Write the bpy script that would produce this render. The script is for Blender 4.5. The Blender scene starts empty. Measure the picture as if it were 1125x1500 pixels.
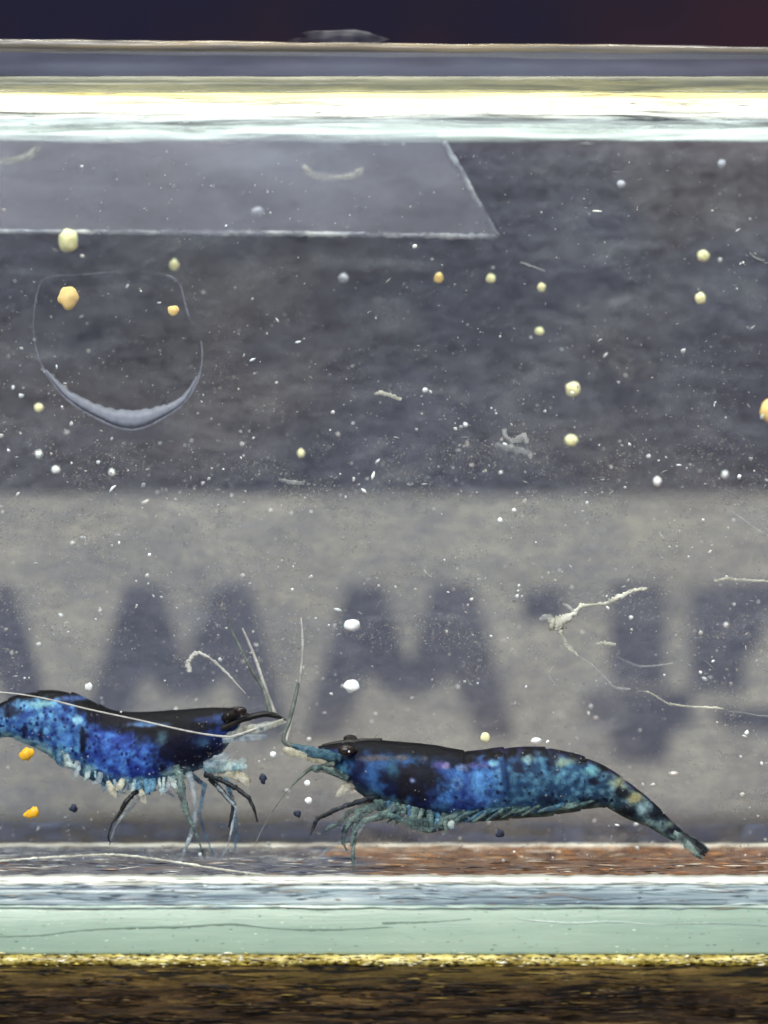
import bpy, bmesh, math, random
from mathutils import Vector, noise
random.seed(7)
SC = bpy.context.scene
COL = SC.collection
MM = 0.001
S = 0.04            # millimetres per photograph pixel on the plane of the front glass
D = 200.0           # camera distance from the front glass, mm
HOR, HZ = 897.0, 20.6

# ------------------------------------------------------------------ camera
cd = bpy.data.cameras.new('camera'); cam = bpy.data.objects.new('camera', cd); COL.objects.link(cam)
cam.location = (0, -D*MM, HZ*MM); cam.rotation_euler = (math.radians(90), 0, 0)
cd.sensor_fit = 'HORIZONTAL'; cd.sensor_width = 36; cd.lens = 160
cd.shift_y = 147/1125; cd.clip_start = 0.02; cd.clip_end = 5
cd.dof.use_dof = True; cd.dof.focus_distance = (D+7.5)*MM; cd.dof.aperture_fstop = 50
SC.camera = cam
# ------------------------------------------------------------------ world and lamps
W = bpy.data.worlds.new('World'); SC.world = W; W.use_nodes = True
bg = W.node_tree.nodes['Background']; bg.inputs[0].default_value = (0.80, 0.88, 1.0, 1); bg.inputs[1].default_value = 0.46
def area(name, loc, rot, sx, sy, e, col, spread=180):
    l = bpy.data.lights.new(name, 'AREA'); l.shape = 'RECTANGLE'; l.size = sx*MM; l.size_y = sy*MM
    l.energy = e; l.color = col; l.spread = math.radians(spread)
    o = bpy.data.objects.new(name, l); COL.objects.link(o)
    o.location = [v*MM for v in loc]; o.rotation_euler = [math.radians(a) for a in rot]
    return o
area('tank_lamp', (10, 18, 150), (0, 0, 0), 150, 22, 0.11, (1.0, 0.96, 0.86), 70)
area('front_fill', (-130, -430, 330), (56, 0, -16), 260, 260, 4.6, (1.0, 0.97, 0.94))  # unseen soft lamp behind the camera, added as frontal fill
# ------------------------------------------------------------------ exposure and render
vs = SC.view_settings; vs.view_transform = 'Standard'; vs.look = 'None'; vs.exposure = 0; vs.gamma = 1
SC.render.engine = 'CYCLES'
cy = SC.cycles; cy.use_denoising = True; cy.max_bounces = 8; cy.transparent_max_bounces = 48
cy.sample_clamp_indirect = 4

# ------------------------------------------------------------------ helpers
def P(px, py, Y):
    f = (D+Y)/D
    return Vector(((px-562.5)*S*f, Y, HZ+(HOR-py)*S*f))     # millimetres
def lin(c):
    return tuple(((v/255)/12.92 if v/255 <= 0.04045 else ((v/255+0.055)/1.055)**2.4) for v in c)
def tag(o, label=None, cat=None, group=None, kind=None):
    if label: o['label'] = label
    if cat: o['category'] = cat
    if group: o['group'] = group
    if kind: o['kind'] = kind
    return o
def empty(name, loc):
    o = bpy.data.objects.new(name, None); COL.objects.link(o); o.location = loc*MM; o.empty_display_size = 0.002
    return o
def mesh(name, vs_, fs, mat, parent=None, smooth=True, cols=None):
    """vs_ in millimetres, world; linked as one object with its origin at the parent (or at its own base)."""
    if parent is not None:
        org = parent.location/MM
        if parent.parent is not None: org = org+parent.parent.location/MM
    else:
        xs = [v[0] for v in vs_]; ys = [v[1] for v in vs_]; zs = [v[2] for v in vs_]
        org = Vector(((min(xs)+max(xs))/2, (min(ys)+max(ys))/2, min(zs)))
    me = bpy.data.meshes.new(name)
    me.from_pydata([((v[0]-org[0])*MM, (v[1]-org[1])*MM, (v[2]-org[2])*MM) for v in vs_], [], fs)
    me.update()
    bm = bmesh.new(); bm.from_mesh(me); bmesh.ops.recalc_face_normals(bm, faces=bm.faces); bm.to_mesh(me); bm.free()
    if smooth: me.polygons.foreach_set('use_smooth', [True]*len(me.polygons))
    if cols:
        a = me.color_attributes.new('pigment', 'FLOAT_COLOR', 'POINT')
        a.data.foreach_set('color', [x for c in cols for x in (c[0], c[1], c[2], 1.0)])
    me.materials.append(mat)
    o = bpy.data.objects.new(name, me); COL.objects.link(o)
    if parent is not None: o.parent = parent
    else: o.location = org*MM
    return o
def smooth01(t):
    t = max(0.0, min(1.0, t)); return t*t*(3-2*t)
def crom(pts, n):
    """Catmull-Rom through tuples, n samples."""
    out = []; m = len(pts)-1
    for i in range(n):
        s = i/(n-1)*m; k = min(int(s), m-1); t = s-k
        p0, p1, p2, p3 = pts[max(k-1, 0)], pts[k], pts[k+1], pts[min(k+2, m)]
        out.append(tuple(0.5*(2*b+(c-a)*t+(2*a-5*b+4*c-d)*t*t+(3*b-a-3*c+d)*t**3) for a, b, c, d in zip(p0, p1, p2, p3)))
    return out
def tube_geo(pts, n=24, sides=8, flat=1.0, jit=0.0):
    """pts: (px, py, Y, radius_px). Returns verts (mm), faces."""
    q = crom(pts, n) if n > len(pts) or n else pts
    P3 = [P(a, b, c) for a, b, c, r in q]; R = [max(r, 0.25)*S for a, b, c, r in q]
    V, F = [], []
    for i, p in enumerate(P3):
        t = (P3[min(i+1, n-1)]-P3[max(i-1, 0)])
        if t.length < 1e-9: t = Vector((1, 0, 0))
        t.normalize()
        up = Vector((0, 1, 0)) if abs(t.y) < 0.9 else Vector((0, 0, 1))
        a = t.cross(up).normalized(); b = t.cross(a).normalized()
        for k in range(sides):
            g = 2*math.pi*k/sides
            j = 1+jit*noise.noise(Vector((p.x*3+k*1.7, p.z*3, i*.6)))
            V.append(p+(a*math.cos(g)+b*math.sin(g)*flat)*R[i]*j)
    for i in range(n-1):
        for k in range(sides):
            F.append((i*sides+k, i*sides+(k+1) % sides, (i+1)*sides+(k+1) % sides, (i+1)*sides+k))
    F.append(tuple(range(sides-1, -1, -1))); F.append(tuple((n-1)*sides+k for k in range(sides)))
    return V, F
def tube(name, pts, mat, parent=None, n=24, sides=8, flat=1.0, jit=0.0):
    V, F = tube_geo(pts, n, sides, flat, jit)
    return mesh(name, V, F, mat, parent)
def box_geo(x0, x1, y0, y1, z0, z1):
    V = [Vector((x, y, z)) for x in (x0, x1) for y in (y0, y1) for z in (z0, z1)]
    return V, [(0, 1, 3, 2), (4, 6, 7, 5), (0, 4, 5, 1), (2, 3, 7, 6), (0, 2, 6, 4), (1, 5, 7, 3)]
def box(name, a, mat, parent=None):
    V, F = box_geo(*a); return mesh(name, V, F, mat, parent, smooth=False)
def blob_geo(c, r, sx=1, sy=1, sz=1, sub=2, rough=0.2, seed=0):
    bm = bmesh.new(); bmesh.ops.create_icosphere(bm, subdivisions=sub, radius=1)
    V = []
    for v in bm.verts:
        k = 1+rough*noise.noise(v.co*1.3+Vector((seed*3.1, seed, 0)))*2
        V.append(c+Vector((v.co.x*sx, v.co.y*sy, v.co.z*sz))*r*k)
    F = [tuple(v.index for v in f.verts) for f in bm.faces]; bm.free()
    return V, F
def profile_strip(name, prof, x0, x1, n, mat, parent, wob=0.0, freq=0.5, seed=0, tilt=0.0, closed=True):
    """A bar along x whose (Y, z) profile wanders: silicone beads, glass edges."""
    V, F = [], []; m = len(prof)
    for i in range(n):
        x = x0+(x1-x0)*i/(n-1)
        for k, (y, z) in enumerate(prof):
            d = wob*(noise.noise(Vector((x*freq, k*0.45, seed)))+0.5*noise.noise(Vector((x*freq*3.1, k*0.9, seed+9))))
            V.append(Vector((x, y+d*0.5, z+d+tilt*x)))
    for i in range(n-1):
        for k in range(m if closed else m-1):
            F.append((i*m+k, i*m+(k+1) % m, (i+1)*m+(k+1) % m, (i+1)*m+k))
    if closed:
        F.append(tuple(range(m))); F.append(tuple((n-1)*m+k for k in range(m)))
    return mesh(name, V, F, mat, parent)

# ------------------------------------------------------------------ materials
class NT:
    def __init__(s, name):
        s.m = bpy.data.materials.new(name); s.m.use_nodes = True; s.t = s.m.node_tree
        s.t.nodes.clear(); s.out = s.n('ShaderNodeOutputMaterial')
    def n(s, typ, **kw):
        x = s.t.nodes.new(typ)
        for k, v in kw.items():
            if isinstance(k, str) and hasattr(x, k): setattr(x, k, v)
        return x
    def l(s, a, b): s.t.links.new(a, b)
    def surf(s, sock): s.l(sock, s.out.inputs['Surface'])
    def coord(s, scale):
        tc = s.n('ShaderNodeTexCoord'); mp = s.n('ShaderNodeMapping'); mp.inputs['Scale'].default_value = scale
        s.l(tc.outputs['Object'], mp.inputs['Vector']); return mp.outputs[0]
    def noise(s, vec, detail=4, rough=0.6, scale=1.0, dist=0.0):
        x = s.n('ShaderNodeTexNoise'); x.inputs['Scale'].default_value = scale; x.inputs['Detail'].default_value = detail
        x.inputs['Roughness'].default_value = rough; x.inputs['Distortion'].default_value = dist
        s.l(vec, x.inputs['Vector']); return x.outputs['Fac']
    def ramp(s, fac, stops):
        r = s.n('ShaderNodeValToRGB'); e = r.color_ramp.elements
        while len(e) < len(stops): e.new(0.5)
        for el, (p, c) in zip(e, stops): el.position = p; el.color = (*c, 1) if len(c) == 3 else c
        s.l(fac, r.inputs[0]); return r.outputs[0]
    def mixc(s, fac, a, b):
        x = s.n('ShaderNodeMix', data_type='RGBA')
        for sock, v in ((x.inputs[0], fac), (x.inputs[6], a), (x.inputs[7], b)):
            if hasattr(v, 'node'): s.l(v, sock)
            elif isinstance(v, (int, float)): sock.default_value = v
            else: sock.default_value = (*v, 1)
        return x.outputs[2]
    def pr(s, col, rough=0.5, spec=0.5, bump=None, bdist=0.0001, bstr=0.5, **kw):
        p = s.n('ShaderNodeBsdfPrincipled')
        if hasattr(col, 'node'): s.l(col, p.inputs['Base Color'])
        else: p.inputs['Base Color'].default_value = (*col, 1)
        p.inputs['Roughness'].default_value = rough; p.inputs['Specular IOR Level'].default_value = spec
        if bump is not None:
            b = s.n('ShaderNodeBump'); b.inputs['Distance'].default_value = bdist; b.inputs['Strength'].default_value = bstr
            s.l(bump, b.inputs['Height']); s.l(b.outputs[0], p.inputs['Normal'])
        for k, v in kw.items():
            if k in p.inputs: p.inputs[k].default_value = v
        return p.outputs[0]
    def mixs(s, fac, a, b):
        x = s.n('ShaderNodeMixShader')
        if hasattr(fac, 'node'): s.l(fac, x.inputs[0])
        else: x.inputs[0].default_value = fac
        s.l(a, x.inputs[1]); s.l(b, x.inputs[2]); return x.outputs[0]
    def transp(s, c=(1, 1, 1)):
        x = s.n('ShaderNodeBsdfTransparent'); x.inputs[0].default_value = (*c, 1); return x.outputs[0]

def simple(name, srgb, rough=0.5, spec=0.4, var=0.25, fscale=900, alpha=1.0, sub=0.0):
    t = NT(name); c = lin(srgb)
    nz = t.noise(t.coord((fscale,)*3), 3)
    col = t.mixc(nz, tuple(v*(1-var) for v in c), tuple(min(v*(1+var), 1) for v in c))
    kw = {}
    if sub: kw = {'Subsurface Weight': sub, 'Subsurface Scale': 0.0006}
    p = t.pr(col, rough, spec, bump=nz, bdist=0.00005, bstr=0.4, **kw)
    if alpha < 1: p = t.mixs(alpha, t.transp(), p)
    t.surf(p); return t.m

def clear(name, c):
    t = NT(name); t.surf(t.transp(c)); return t.m
M = {}
M['pane'] = clear('clear_glass', (0.955, 0.965, 0.965))
M['water'] = clear('clear_water', (0.975, 0.985, 0.99))
# coat on the back glass: the water's milky haze put into colour, plus smears
t = NT('hazed_back_glass')
big = t.noise(t.coord((38, 60, 60)), 4, 0.55)
sm = t.noise(t.coord((130, 400, 330)), 7, 0.72, dist=0.9); fine = t.noise(t.coord((700, 1500, 1300)), 5, 0.78); sm2 = t.noise(t.coord((45, 400, 120)), 6, 0.7, dist=1.2)
def madd(a, k, b):
    x = t.n('ShaderNodeMath', operation='MULTIPLY_ADD'); t.l(a, x.inputs[0]); x.inputs[1].default_value = k
    if hasattr(b, 'node'): t.l(b, x.inputs[2])
    else: x.inputs[2].default_value = b
    return x.outputs[0]
fac = madd(sm, 1.1, madd(fine, 1.2, madd(sm2, 0.9, -1.22)))
cl = t.n('ShaderNodeClamp'); t.l(fac, cl.inputs[0]); cl.inputs[1].default_value = 0.14; cl.inputs[2].default_value = 0.88
col = t.ramp(big, [(0.30, (0.138, 0.144, 0.186)), (0.48, (0.166, 0.163, 0.196)), (0.62, (0.204, 0.186, 0.196)), (0.78, (0.174, 0.167, 0.194))])
col = t.mixc(t.ramp(sm, [(0.54, (0, 0, 0)), (0.72, (0.55,)*3)]), col, (0.30, 0.30, 0.315))
d = t.pr(col, 0.8, 0.1)
t.surf(t.mixs(cl.outputs[0], t.transp((0.95, 0.96, 0.97)), d)); M['film'] = t.m
# greenish cut glass edge
t = NT('green_glass_edge')
n1 = t.noise(t.coord((70, 200, 600)), 5, 0.65); n2 = t.noise(t.coord((110, 300, 1700)), 6, 0.75, dist=0.5)
scr = t.ramp(n2, [(0.60, (0, 0, 0)), (0.66, (1, 1, 1))])
c1 = t.ramp(n1, [(0.3, lin((136, 158, 142))), (0.7, lin((158, 178, 160)))])
col = t.mixc(t.ramp(n2, [(0.62, (0, 0, 0)), (0.74, (0.5,)*3)]), c1, lin((186, 206, 188)))
t.surf(t.pr(col, 0.28, 0.5, bump=n2, bdist=0.00012, bstr=0.35, **{'Subsurface Weight': 0.25, 'Subsurface Scale': 0.002})); M['edge'] = t.m
# silicone and glass corner: streaky pale, glossy
def streaky(name, stops, sc=(70, 400, 2600), rough=0.2, trans=0.0, bstr=0.5):
    t = NT(name); n = t.noise(t.coord(sc), 5, 0.65, dist=0.4)
    p = t.pr(t.ramp(n, stops), rough, 0.6, bump=n, bdist=0.0002, bstr=bstr)
    if trans: p = t.mixs(1-trans, t.transp((0.95, 0.97, 1)), p)
    t.surf(p); return t.m
M['silicone'] = streaky('grey_silicone', [(0.30, lin((84, 96, 112))), (0.42, lin((112, 128, 138))), (0.52, lin((150, 168, 172))), (0.60, lin((196, 206, 200))), (0.68, lin((118, 124, 130)))], sc=(45, 400, 3000))
M['bright_bead'] = streaky('silicone_highlight', [(0.30, lin((120, 116, 108))), (0.42, lin((196, 198, 186))), (0.55, lin((232, 232, 222))), (0.72, lin((150, 150, 140)))], sc=(75, 400, 1800))  # edge highlight of the front seam, painted in as white
M['thin_bead'] = streaky('pale_green_bead', [(0.30, lin((120, 136, 134))), (0.45, lin((150, 172, 160))), (0.60, lin((206, 220, 206))), (0.7, lin((140, 160, 150)))], sc=(60, 400, 1200))
M['scratch'] = simple('scratch_grey', (118, 140, 124), 0.5, 0.3, 0.3, 900, alpha=0.8)
M['rim'] = streaky('tan_rim', [(0.3, lin((78, 84, 96))), (0.46, lin((122, 118, 108))), (0.58, lin((160, 146, 116))), (0.7, lin((92, 98, 110)))], sc=(40, 300, 900), trans=0.45)
M['foot'] = streaky('spill_lit_foot', [(0.32, lin((58, 46, 18))), (0.44, lin((150, 132, 54))), (0.56, lin((206, 192, 110))), (0.68, lin((236, 228, 172))), (0.76, lin((90, 74, 30)))], sc=(380, 900, 1500), rough=0.4)  # bright line of lamp spill at the tank foot, put into colour
M['seam'] = streaky('pale_back_seam', [(0.38, lin((84, 78, 74))), (0.5, lin((160, 150, 136))), (0.6, lin((225, 220, 205)))], sc=(60, 300, 900))
t = NT('dry_residue'); n = t.noise(t.coord((90, 300, 500)), 4)
t.surf(t.mixs(t.ramp(n, [(0.3, (0.10,)*3), (0.7, (0.24,)*3)]), t.transp(), t.pr(lin((132, 140, 160)), 0.6, 0.3))); M['residue'] = t.m
t = NT('blue_shade'); n = t.noise(t.coord((240, 240, 900)), 5, 0.7)
t.surf(t.mixs(t.ramp(n, [(0.42, (0.0,)*3), (0.66, (0.7,)*3)]), t.transp(), t.pr(lin((88, 93, 114)), 0.7, 0.2))); M['shadeband'] = t.m  # bluish shadows and reflections under the shrimps, put into colour
# water surface sheet: warm-to-cyan glare painted as its colour ramp, lit from above
t = NT('surface_glare')
n = t.noise(t.coord((55, 330, 100)), 7, 0.72, dist=1.0)
sep = t.n('ShaderNodeSeparateXYZ'); tc = t.n('ShaderNodeTexCoord'); t.l(tc.outputs['Generated'], sep.inputs[0])
col = t.ramp(sep.outputs['Y'], [(0.0, lin((150, 144, 100))), (0.14, lin((206, 192, 136))), (0.36, lin((234, 233, 220))), (0.55, lin((150, 160, 164))), (0.8, lin((172, 186, 182))), (1.0, lin((140, 152, 154)))])
tr = t.n('ShaderNodeBsdfTranslucent'); t.l(col, tr.inputs[0])
th = t.ramp(sep.outputs['Y'], [(0.0, (0.12,)*3), (0.13, (0.80,)*3), (0.36, (0.68,)*3), (0.56, (0.48,)*3), (0.80, (0.66,)*3), (1.0, (0.0,)*3)])
ad = t.n('ShaderNodeMath', operation='MULTIPLY_ADD'); t.l(n, ad.inputs[0]); ad.inputs[1].default_value = 3.4; ad.inputs[2].default_value = -1.7
su = t.n('ShaderNodeMath', operation='ADD', use_clamp=True); t.l(ad.outputs[0], su.inputs[0]); t.l(th, su.inputs[1])
t.surf(t.mixs(su.outputs[0], t.transp((0.9, 0.95, 0.98)), tr.outputs[0])); M['wglare'] = t.m
# wood
t = NT('dark_table_wood')
g = t.noise(t.coord((140, 1300, 1500)), 8, 0.78, dist=0.7); g2 = t.noise(t.coord((420, 4000, 5200)), 6, 0.8); ck = t.noise(t.coord((95, 900, 1500)), 5, 0.62, dist=0.9)
c = t.ramp(g, [(0.34, lin((20, 12, 9))), (0.46, lin((54, 38, 22))), (0.56, lin((98, 75, 42))), (0.66, lin((154, 126, 76))), (0.74, lin((66, 48, 29)))])
# yellow lamplight along the upper lip, painted into the wood colour
sep = t.n('ShaderNodeSeparateXYZ'); tc = t.n('ShaderNodeTexCoord'); t.l(tc.outputs['Object'], sep.inputs[0])
mr = t.n('ShaderNodeMapRange'); t.l(sep.outputs['Z'], mr.inputs[0]); mr.inputs[1].default_value = 0.0384; mr.inputs[2].default_value = 0.0402; mr.inputs[3].default_value = 0; mr.inputs[4].default_value = 0.55
lip_lit = t.n('ShaderNodeMath', operation='MULTIPLY'); t.l(mr.outputs[0], lip_lit.inputs[0]); t.l(t.ramp(g2, [(0.35, (0.2,)*3), (0.6, (1,)*3)]), lip_lit.inputs[1])
c = t.mixc(lip_lit.outputs[0], c, lin((176, 152, 70)))
c = t.mixc(t.ramp(g2, [(0.47, (0, 0, 0)), (0.60, (0.75,)*3)]), c, lin((18, 11, 10)))
c = t.mixc(t.ramp(ck, [(0.56, (0, 0, 0)), (0.61, (0.95,)*3)]), c, lin((10, 7, 7)))
t.surf(t.pr(c, 0.55, 0.25, bump=g2, bdist=0.0004, bstr=1.0)); M['table'] = t.m
t = NT('wood_grain_floor')
g = t.noise(t.coord((110, 330, 300)), 8, 0.82, dist=0.9)
wood = t.ramp(g, [(0.34, lin((52, 42, 40))), (0.43, lin((104, 76, 60))), (0.50, lin((164, 116, 78))), (0.56, lin((112, 80, 62))), (0.62, lin((184, 142, 104))), (0.70, lin((196, 186, 176))), (0.78, lin((80, 66, 64)))])
g2 = t.noise(t.coord((60, 280, 300)), 6, 0.75)
silt = t.ramp(g2, [(0.35, lin((72, 74, 92))), (0.50, lin((116, 116, 124))), (0.58, lin((120, 96, 84))), (0.68, lin((196, 192, 184)))])  # blue-grey reflections on the left of the floor, put into colour
sep = t.n('ShaderNodeSeparateXYZ'); tc = t.n('ShaderNodeTexCoord'); t.l(tc.outputs['Object'], sep.inputs[0])
ma = t.n('ShaderNodeMath', operation='MULTIPLY_ADD'); t.l(sep.outputs['X'], ma.inputs[0]); ma.inputs[1].default_value = 130; ma.inputs[2].default_value = 0.62
mb = t.n('ShaderNodeMath', operation='ADD'); t.l(ma.outputs[0], mb.inputs[0]); 
mc = t.n('ShaderNodeMath', operation='MULTIPLY_ADD'); t.l(t.noise(t.coord((60, 150, 100)), 4), mc.inputs[0]); mc.inputs[1].default_value = 2.0; mc.inputs[2].default_value = -1.0
t.l(mc.outputs[0], mb.inputs[1])
t.surf(t.pr(t.mixc(t.ramp(mb.outputs[0], [(0.35, (0, 0, 0)), (0.6, (1, 1, 1))]), silt, wood), 0.2, 0.6, bump=g, bdist=0.00008, bstr=0.3)); M['floor'] = t.m  # silt here is the painted blue-grey reflections on the left
# backdrop, carton, print
t = NT('dark_backdrop'); n = t.noise(t.coord((9, 9, 14)), 4)
t.surf(t.pr(t.ramp(n, [(0.35, lin((26, 33, 60))), (0.5, lin((42, 35, 50))), (0.68, lin((60, 38, 46)))]), 0.9, 0.1)); M['back'] = t.m
t = NT('grey_card'); n = t.noise(t.coord((40, 40, 60)), 5)
t.surf(t.pr(t.ramp(n, [(0.3, lin((184, 178, 162))), (0.7, lin((212, 206, 190)))]), 0.85, 0.2)); M['card'] = t.m
M['print'] = simple('dark_blue_print', (74, 76, 92), 0.8, 0.2, 0.3, 120)
# clear plastic sheet
t = NT('clear_plastic'); n = t.noise(t.coord((40, 60, 90)), 4); n2 = t.noise(t.coord((1500,)*3), 3, 0.7)
n = t.noise(t.coord((40, 60, 160)), 6, 0.7, dist=0.8)
t.surf(t.mixs(t.ramp(n, [(0.3, (0.10,)*3), (0.5, (0.19,)*3), (0.7, (0.32,)*3)]), t.transp((0.97, 0.97, 0.98)), t.pr(lin((190, 188, 202)), 0.5, 0.3))); M['plastic'] = t.m

def tissue(name, cols, alo, ahi, sc=1300, rough=0.45):
    t = NT(name); n = t.noise(t.coord((sc,)*3), 4, 0.7); n2 = t.noise(t.coord((sc*.7, sc*.7, sc*1.1)), 3, 0.65, scale=1.3)
    k = len(cols); c = t.ramp(n, [(0.32+0.36*i/(k-1), lin(x)) for i, x in enumerate(cols)])
    p = t.pr(c, rough, 0.3, bump=n, bdist=0.00012, bstr=0.5)
    t.surf(t.mixs(t.ramp(n2, [(0.36, (alo,)*3), (0.6, (ahi,)*3)]), t.transp(), p)); return t.m
M['plastic_edge'] = tissue('plastic_cut_edge', [(110, 112, 128), (158, 160, 172), (236, 236, 234)], 0.1, 0.85, 260)
# droplet
t = NT('droplet_water'); gl = t.n('ShaderNodeBsdfGlossy'); gl.inputs['Roughness'].default_value = 0.12
t.surf(t.mixs(0.0015, t.transp((0.90, 0.91, 0.925)), gl.outputs[0])); M['drop'] = t.m
M['drop_rim'] = simple('droplet_rim', (128, 132, 145), 0.35, 0.5, 0.4, 1500, alpha=0.55)
M['drop_rim_faint'] = tissue('droplet_rim_faint', [(90, 92, 102), (120, 124, 134), (150, 152, 160)], 0.0, 0.5, 400)
M['rim_drop'] = tissue('rim_water', [(60, 64, 80), (110, 112, 118), (170, 168, 160)], 0.0, 0.28, 300)
M['silt'] = simple('grey_silt', (138, 142, 152), 0.8, 0.2, 0.4, 2500, alpha=0.8)
# motes
M['mote_y'] = simple('cream_mote', (255, 240, 190), 0.6, 0.3, 0.12, 2500, alpha=0.9, sub=0.3)
M['mote_o'] = simple('orange_mote', (246, 208, 140), 0.6, 0.3, 0.15, 2500, alpha=0.9, sub=0.3)
M['mote_w'] = simple('white_mote', (252, 250, 244), 0.6, 0.3, 0.10, 2500, alpha=0.9, sub=0.3)
M['mote_g'] = simple('grey_mote', (176, 176, 186), 0.7, 0.3, 0.2, 2500)
M['mote_d'] = simple('dark_mote', (40, 46, 66), 0.7, 0.3, 0.3, 2500)
M['food'] = simple('amber_food', (245, 178, 40), 0.4, 0.4, 0.25, 1500, sub=0.2)
M['thread'] = tissue('pale_thread', [(150, 150, 140), (216, 212, 194), (240, 238, 226)], 0.2, 0.9, 500)
M['thread_faint'] = tissue('faint_thread', [(140, 142, 146), (176, 176, 174), (206, 204, 196)], 0.1, 0.6, 500)
t = NT('speck_matter'); a = t.n('ShaderNodeVertexColor', layer_name='pigment')
rb = t.n('ShaderNodeRGBToBW'); t.l(a.outputs[0], rb.inputs[0])
t.surf(t.mixs(t.ramp(rb.outputs[0], [(0.15, (0.22,)*3), (0.8, (0.95,)*3)]), t.transp(), t.pr(a.outputs[0], 0.7, 0.2))); M['speck'] = t.m
# shrimp
def pigment(name, sub=0.08, alpha=1.0, rough=0.55):
    t = NT(name); a = t.n('ShaderNodeVertexColor', layer_name='pigment')
    f = t.noise(t.coord((2600,)*3), 4, 0.7); v = t.n('ShaderNodeTexVoronoi'); v.inputs['Scale'].default_value = 1
    t.l(t.coord((1700,)*3), v.inputs['Vector'])
    hv = t.n('ShaderNodeHueSaturation'); hv.inputs['Saturation'].default_value = 0.94; t.l(a.outputs[0], hv.inputs['Color'])
    mr = t.n('ShaderNodeMapRange'); t.l(f, mr.inputs[0]); mr.inputs[1].default_value = 0.3; mr.inputs[2].default_value = 0.7
    mr.inputs[3].default_value = 0.45; mr.inputs[4].default_value = 1.25; t.l(mr.outputs[0], hv.inputs['Value'])
    p = t.pr(hv.outputs[0], rough, 0.10, bump=f, bdist=0.00012, bstr=0.45, **{'Subsurface Weight': sub, 'Subsurface Scale': 0.0006})
    if alpha < 1: p = t.mixs(alpha, t.transp(), p)
    t.surf(p); return t.m
M['shell'] = pigment('blue_shell')
M['leg_teal'] = tissue('teal_leg', [(20, 30, 34), (62, 82, 84), (116, 134, 128), (50, 70, 80)], 0.25, 0.85)
M['leg_pale'] = tissue('pale_leg', [(70, 88, 108), (160, 174, 184), (206, 214, 216)], 0.08, 0.5)
M['leg_dark'] = tissue('dark_leg', [(10, 12, 16), (24, 28, 34), (56, 62, 70)], 0.8, 1.0)
M['leg_blue'] = tissue('blue_leg', [(14, 26, 50), (44, 84, 128), (110, 160, 186), (30, 60, 104)], 0.2, 0.75)
M['pleo'] = tissue('green_swimmeret', [(16, 28, 38), (52, 76, 84), (104, 128, 122), (34, 56, 72)], 0.3, 0.95, 1000)
M['pleo_pale'] = tissue('pale_swimmeret', [(56, 88, 112), (132, 168, 178), (206, 218, 212), (76, 112, 136)], 0.15, 0.8, 1000)
M['pleo_dark'] = tissue('dark_swimmeret', [(12, 26, 50), (40, 84, 116), (110, 154, 170)], 0.2, 0.85, 1100)
M['black'] = tissue('black_shell', [(10, 9, 12), (22, 18, 18), (52, 42, 34)], 0.95, 1.0, 900)
M['eye'] = simple('brown_eye', (30, 18, 15), 0.3, 0.4, 0.5, 1500)
M['cream'] = tissue('cream_scale', [(120, 112, 84), (176, 168, 142), (216, 210, 192), (110, 104, 80)], 0.15, 0.65, 1000)
M['face'] = tissue('glassy_face', [(70, 72, 66), (150, 148, 128), (200, 204, 198), (96, 108, 112)], 0.1, 0.6, 900)
M['teal_scale'] = tissue('teal_scale', [(16, 24, 36), (34, 62, 84), (74, 108, 122), (24, 44, 64)], 0.75, 1.0, 1200)
M['antenna'] = tissue('antenna_pale', [(150, 146, 142), (196, 190, 184), (222, 218, 210)], 0.55, 0.9, 700)
M['antenna_dim'] = tissue('antenna_dim', [(52, 62, 58), (92, 100, 94), (140, 142, 132)], 0.6, 0.95, 700)

# ------------------------------------------------------------------ the setting
XW = 70.0
# wooden stand: the tank sits flush with its rough front edge
prof = [(420, -0.12), (200, -0.12), (60, -0.12), (30, -0.12), (10, -0.12)]+[(2.2-2.4*k/12, -0.12) for k in range(13)]
prof += [(-0.2-1.1*math.sin(a*math.pi/48), -0.12-2.2*(1-math.cos(a*math.pi/48))) for a in range(1, 25)]
prof += [(-1.3+0.45*k*0.075, -2.32-0.075*k) for k in range(1, 56)]+[(1.2, -8), (1.6, -14), (2, -40)]
xs = [-190, -120, -80, -50]+[-34+68*i/560 for i in range(561)]+[50, 80, 120, 190]
V, F = [], []; arc = [0]
for a, b in zip(prof, prof[1:]): arc.append(arc[-1]+math.hypot(b[0]-a[0], b[1]-a[1]))
for k, (y, z) in enumerate(prof):
    for x in xs:
        u = arc[k]-arc[17]
        on = 1.0 if 5 <= k < len(prof)-2 else 0.0
        wv = 0.25*noise.noise(Vector((x*0.10, u*0.3, 7)))
        h = 0.13*noise.fractal(Vector((x*0.30, (u+wv)*2.6, 0)), 1.0, 2.0, 5)
        pit = max(0.0, noise.noise(Vector((x*0.33, (u+wv)*2.9, 21)))-0.18)*1.3
        fib = max(0.0, noise.noise(Vector((x*0.9, (u+wv)*10.0, 33)))-0.3)*0.35
        d = (h-pit*0.55+fib)*on
        fz = smooth01((2.2-y)/2.4)
        V.append(Vector((x, y-d*fz, z+d*0.35*(on))))
nx = len(xs)
for j in range(len(prof)-1):
    for i in range(nx-1): F.append((j*nx+i, j*nx+i+1, (j+1)*nx+i+1, (j+1)*nx+i))
table = mesh('wooden_stand', V, F, M['table']); tag(table, 'dark rough-grained wooden stand under the tank', 'stand')
V, F = box_geo(-500, 500, 400, 406, -60, 500); wall = mesh('backdrop_wall', V, F, M['back'], smooth=False); tag(wall, kind='structure')

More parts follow.
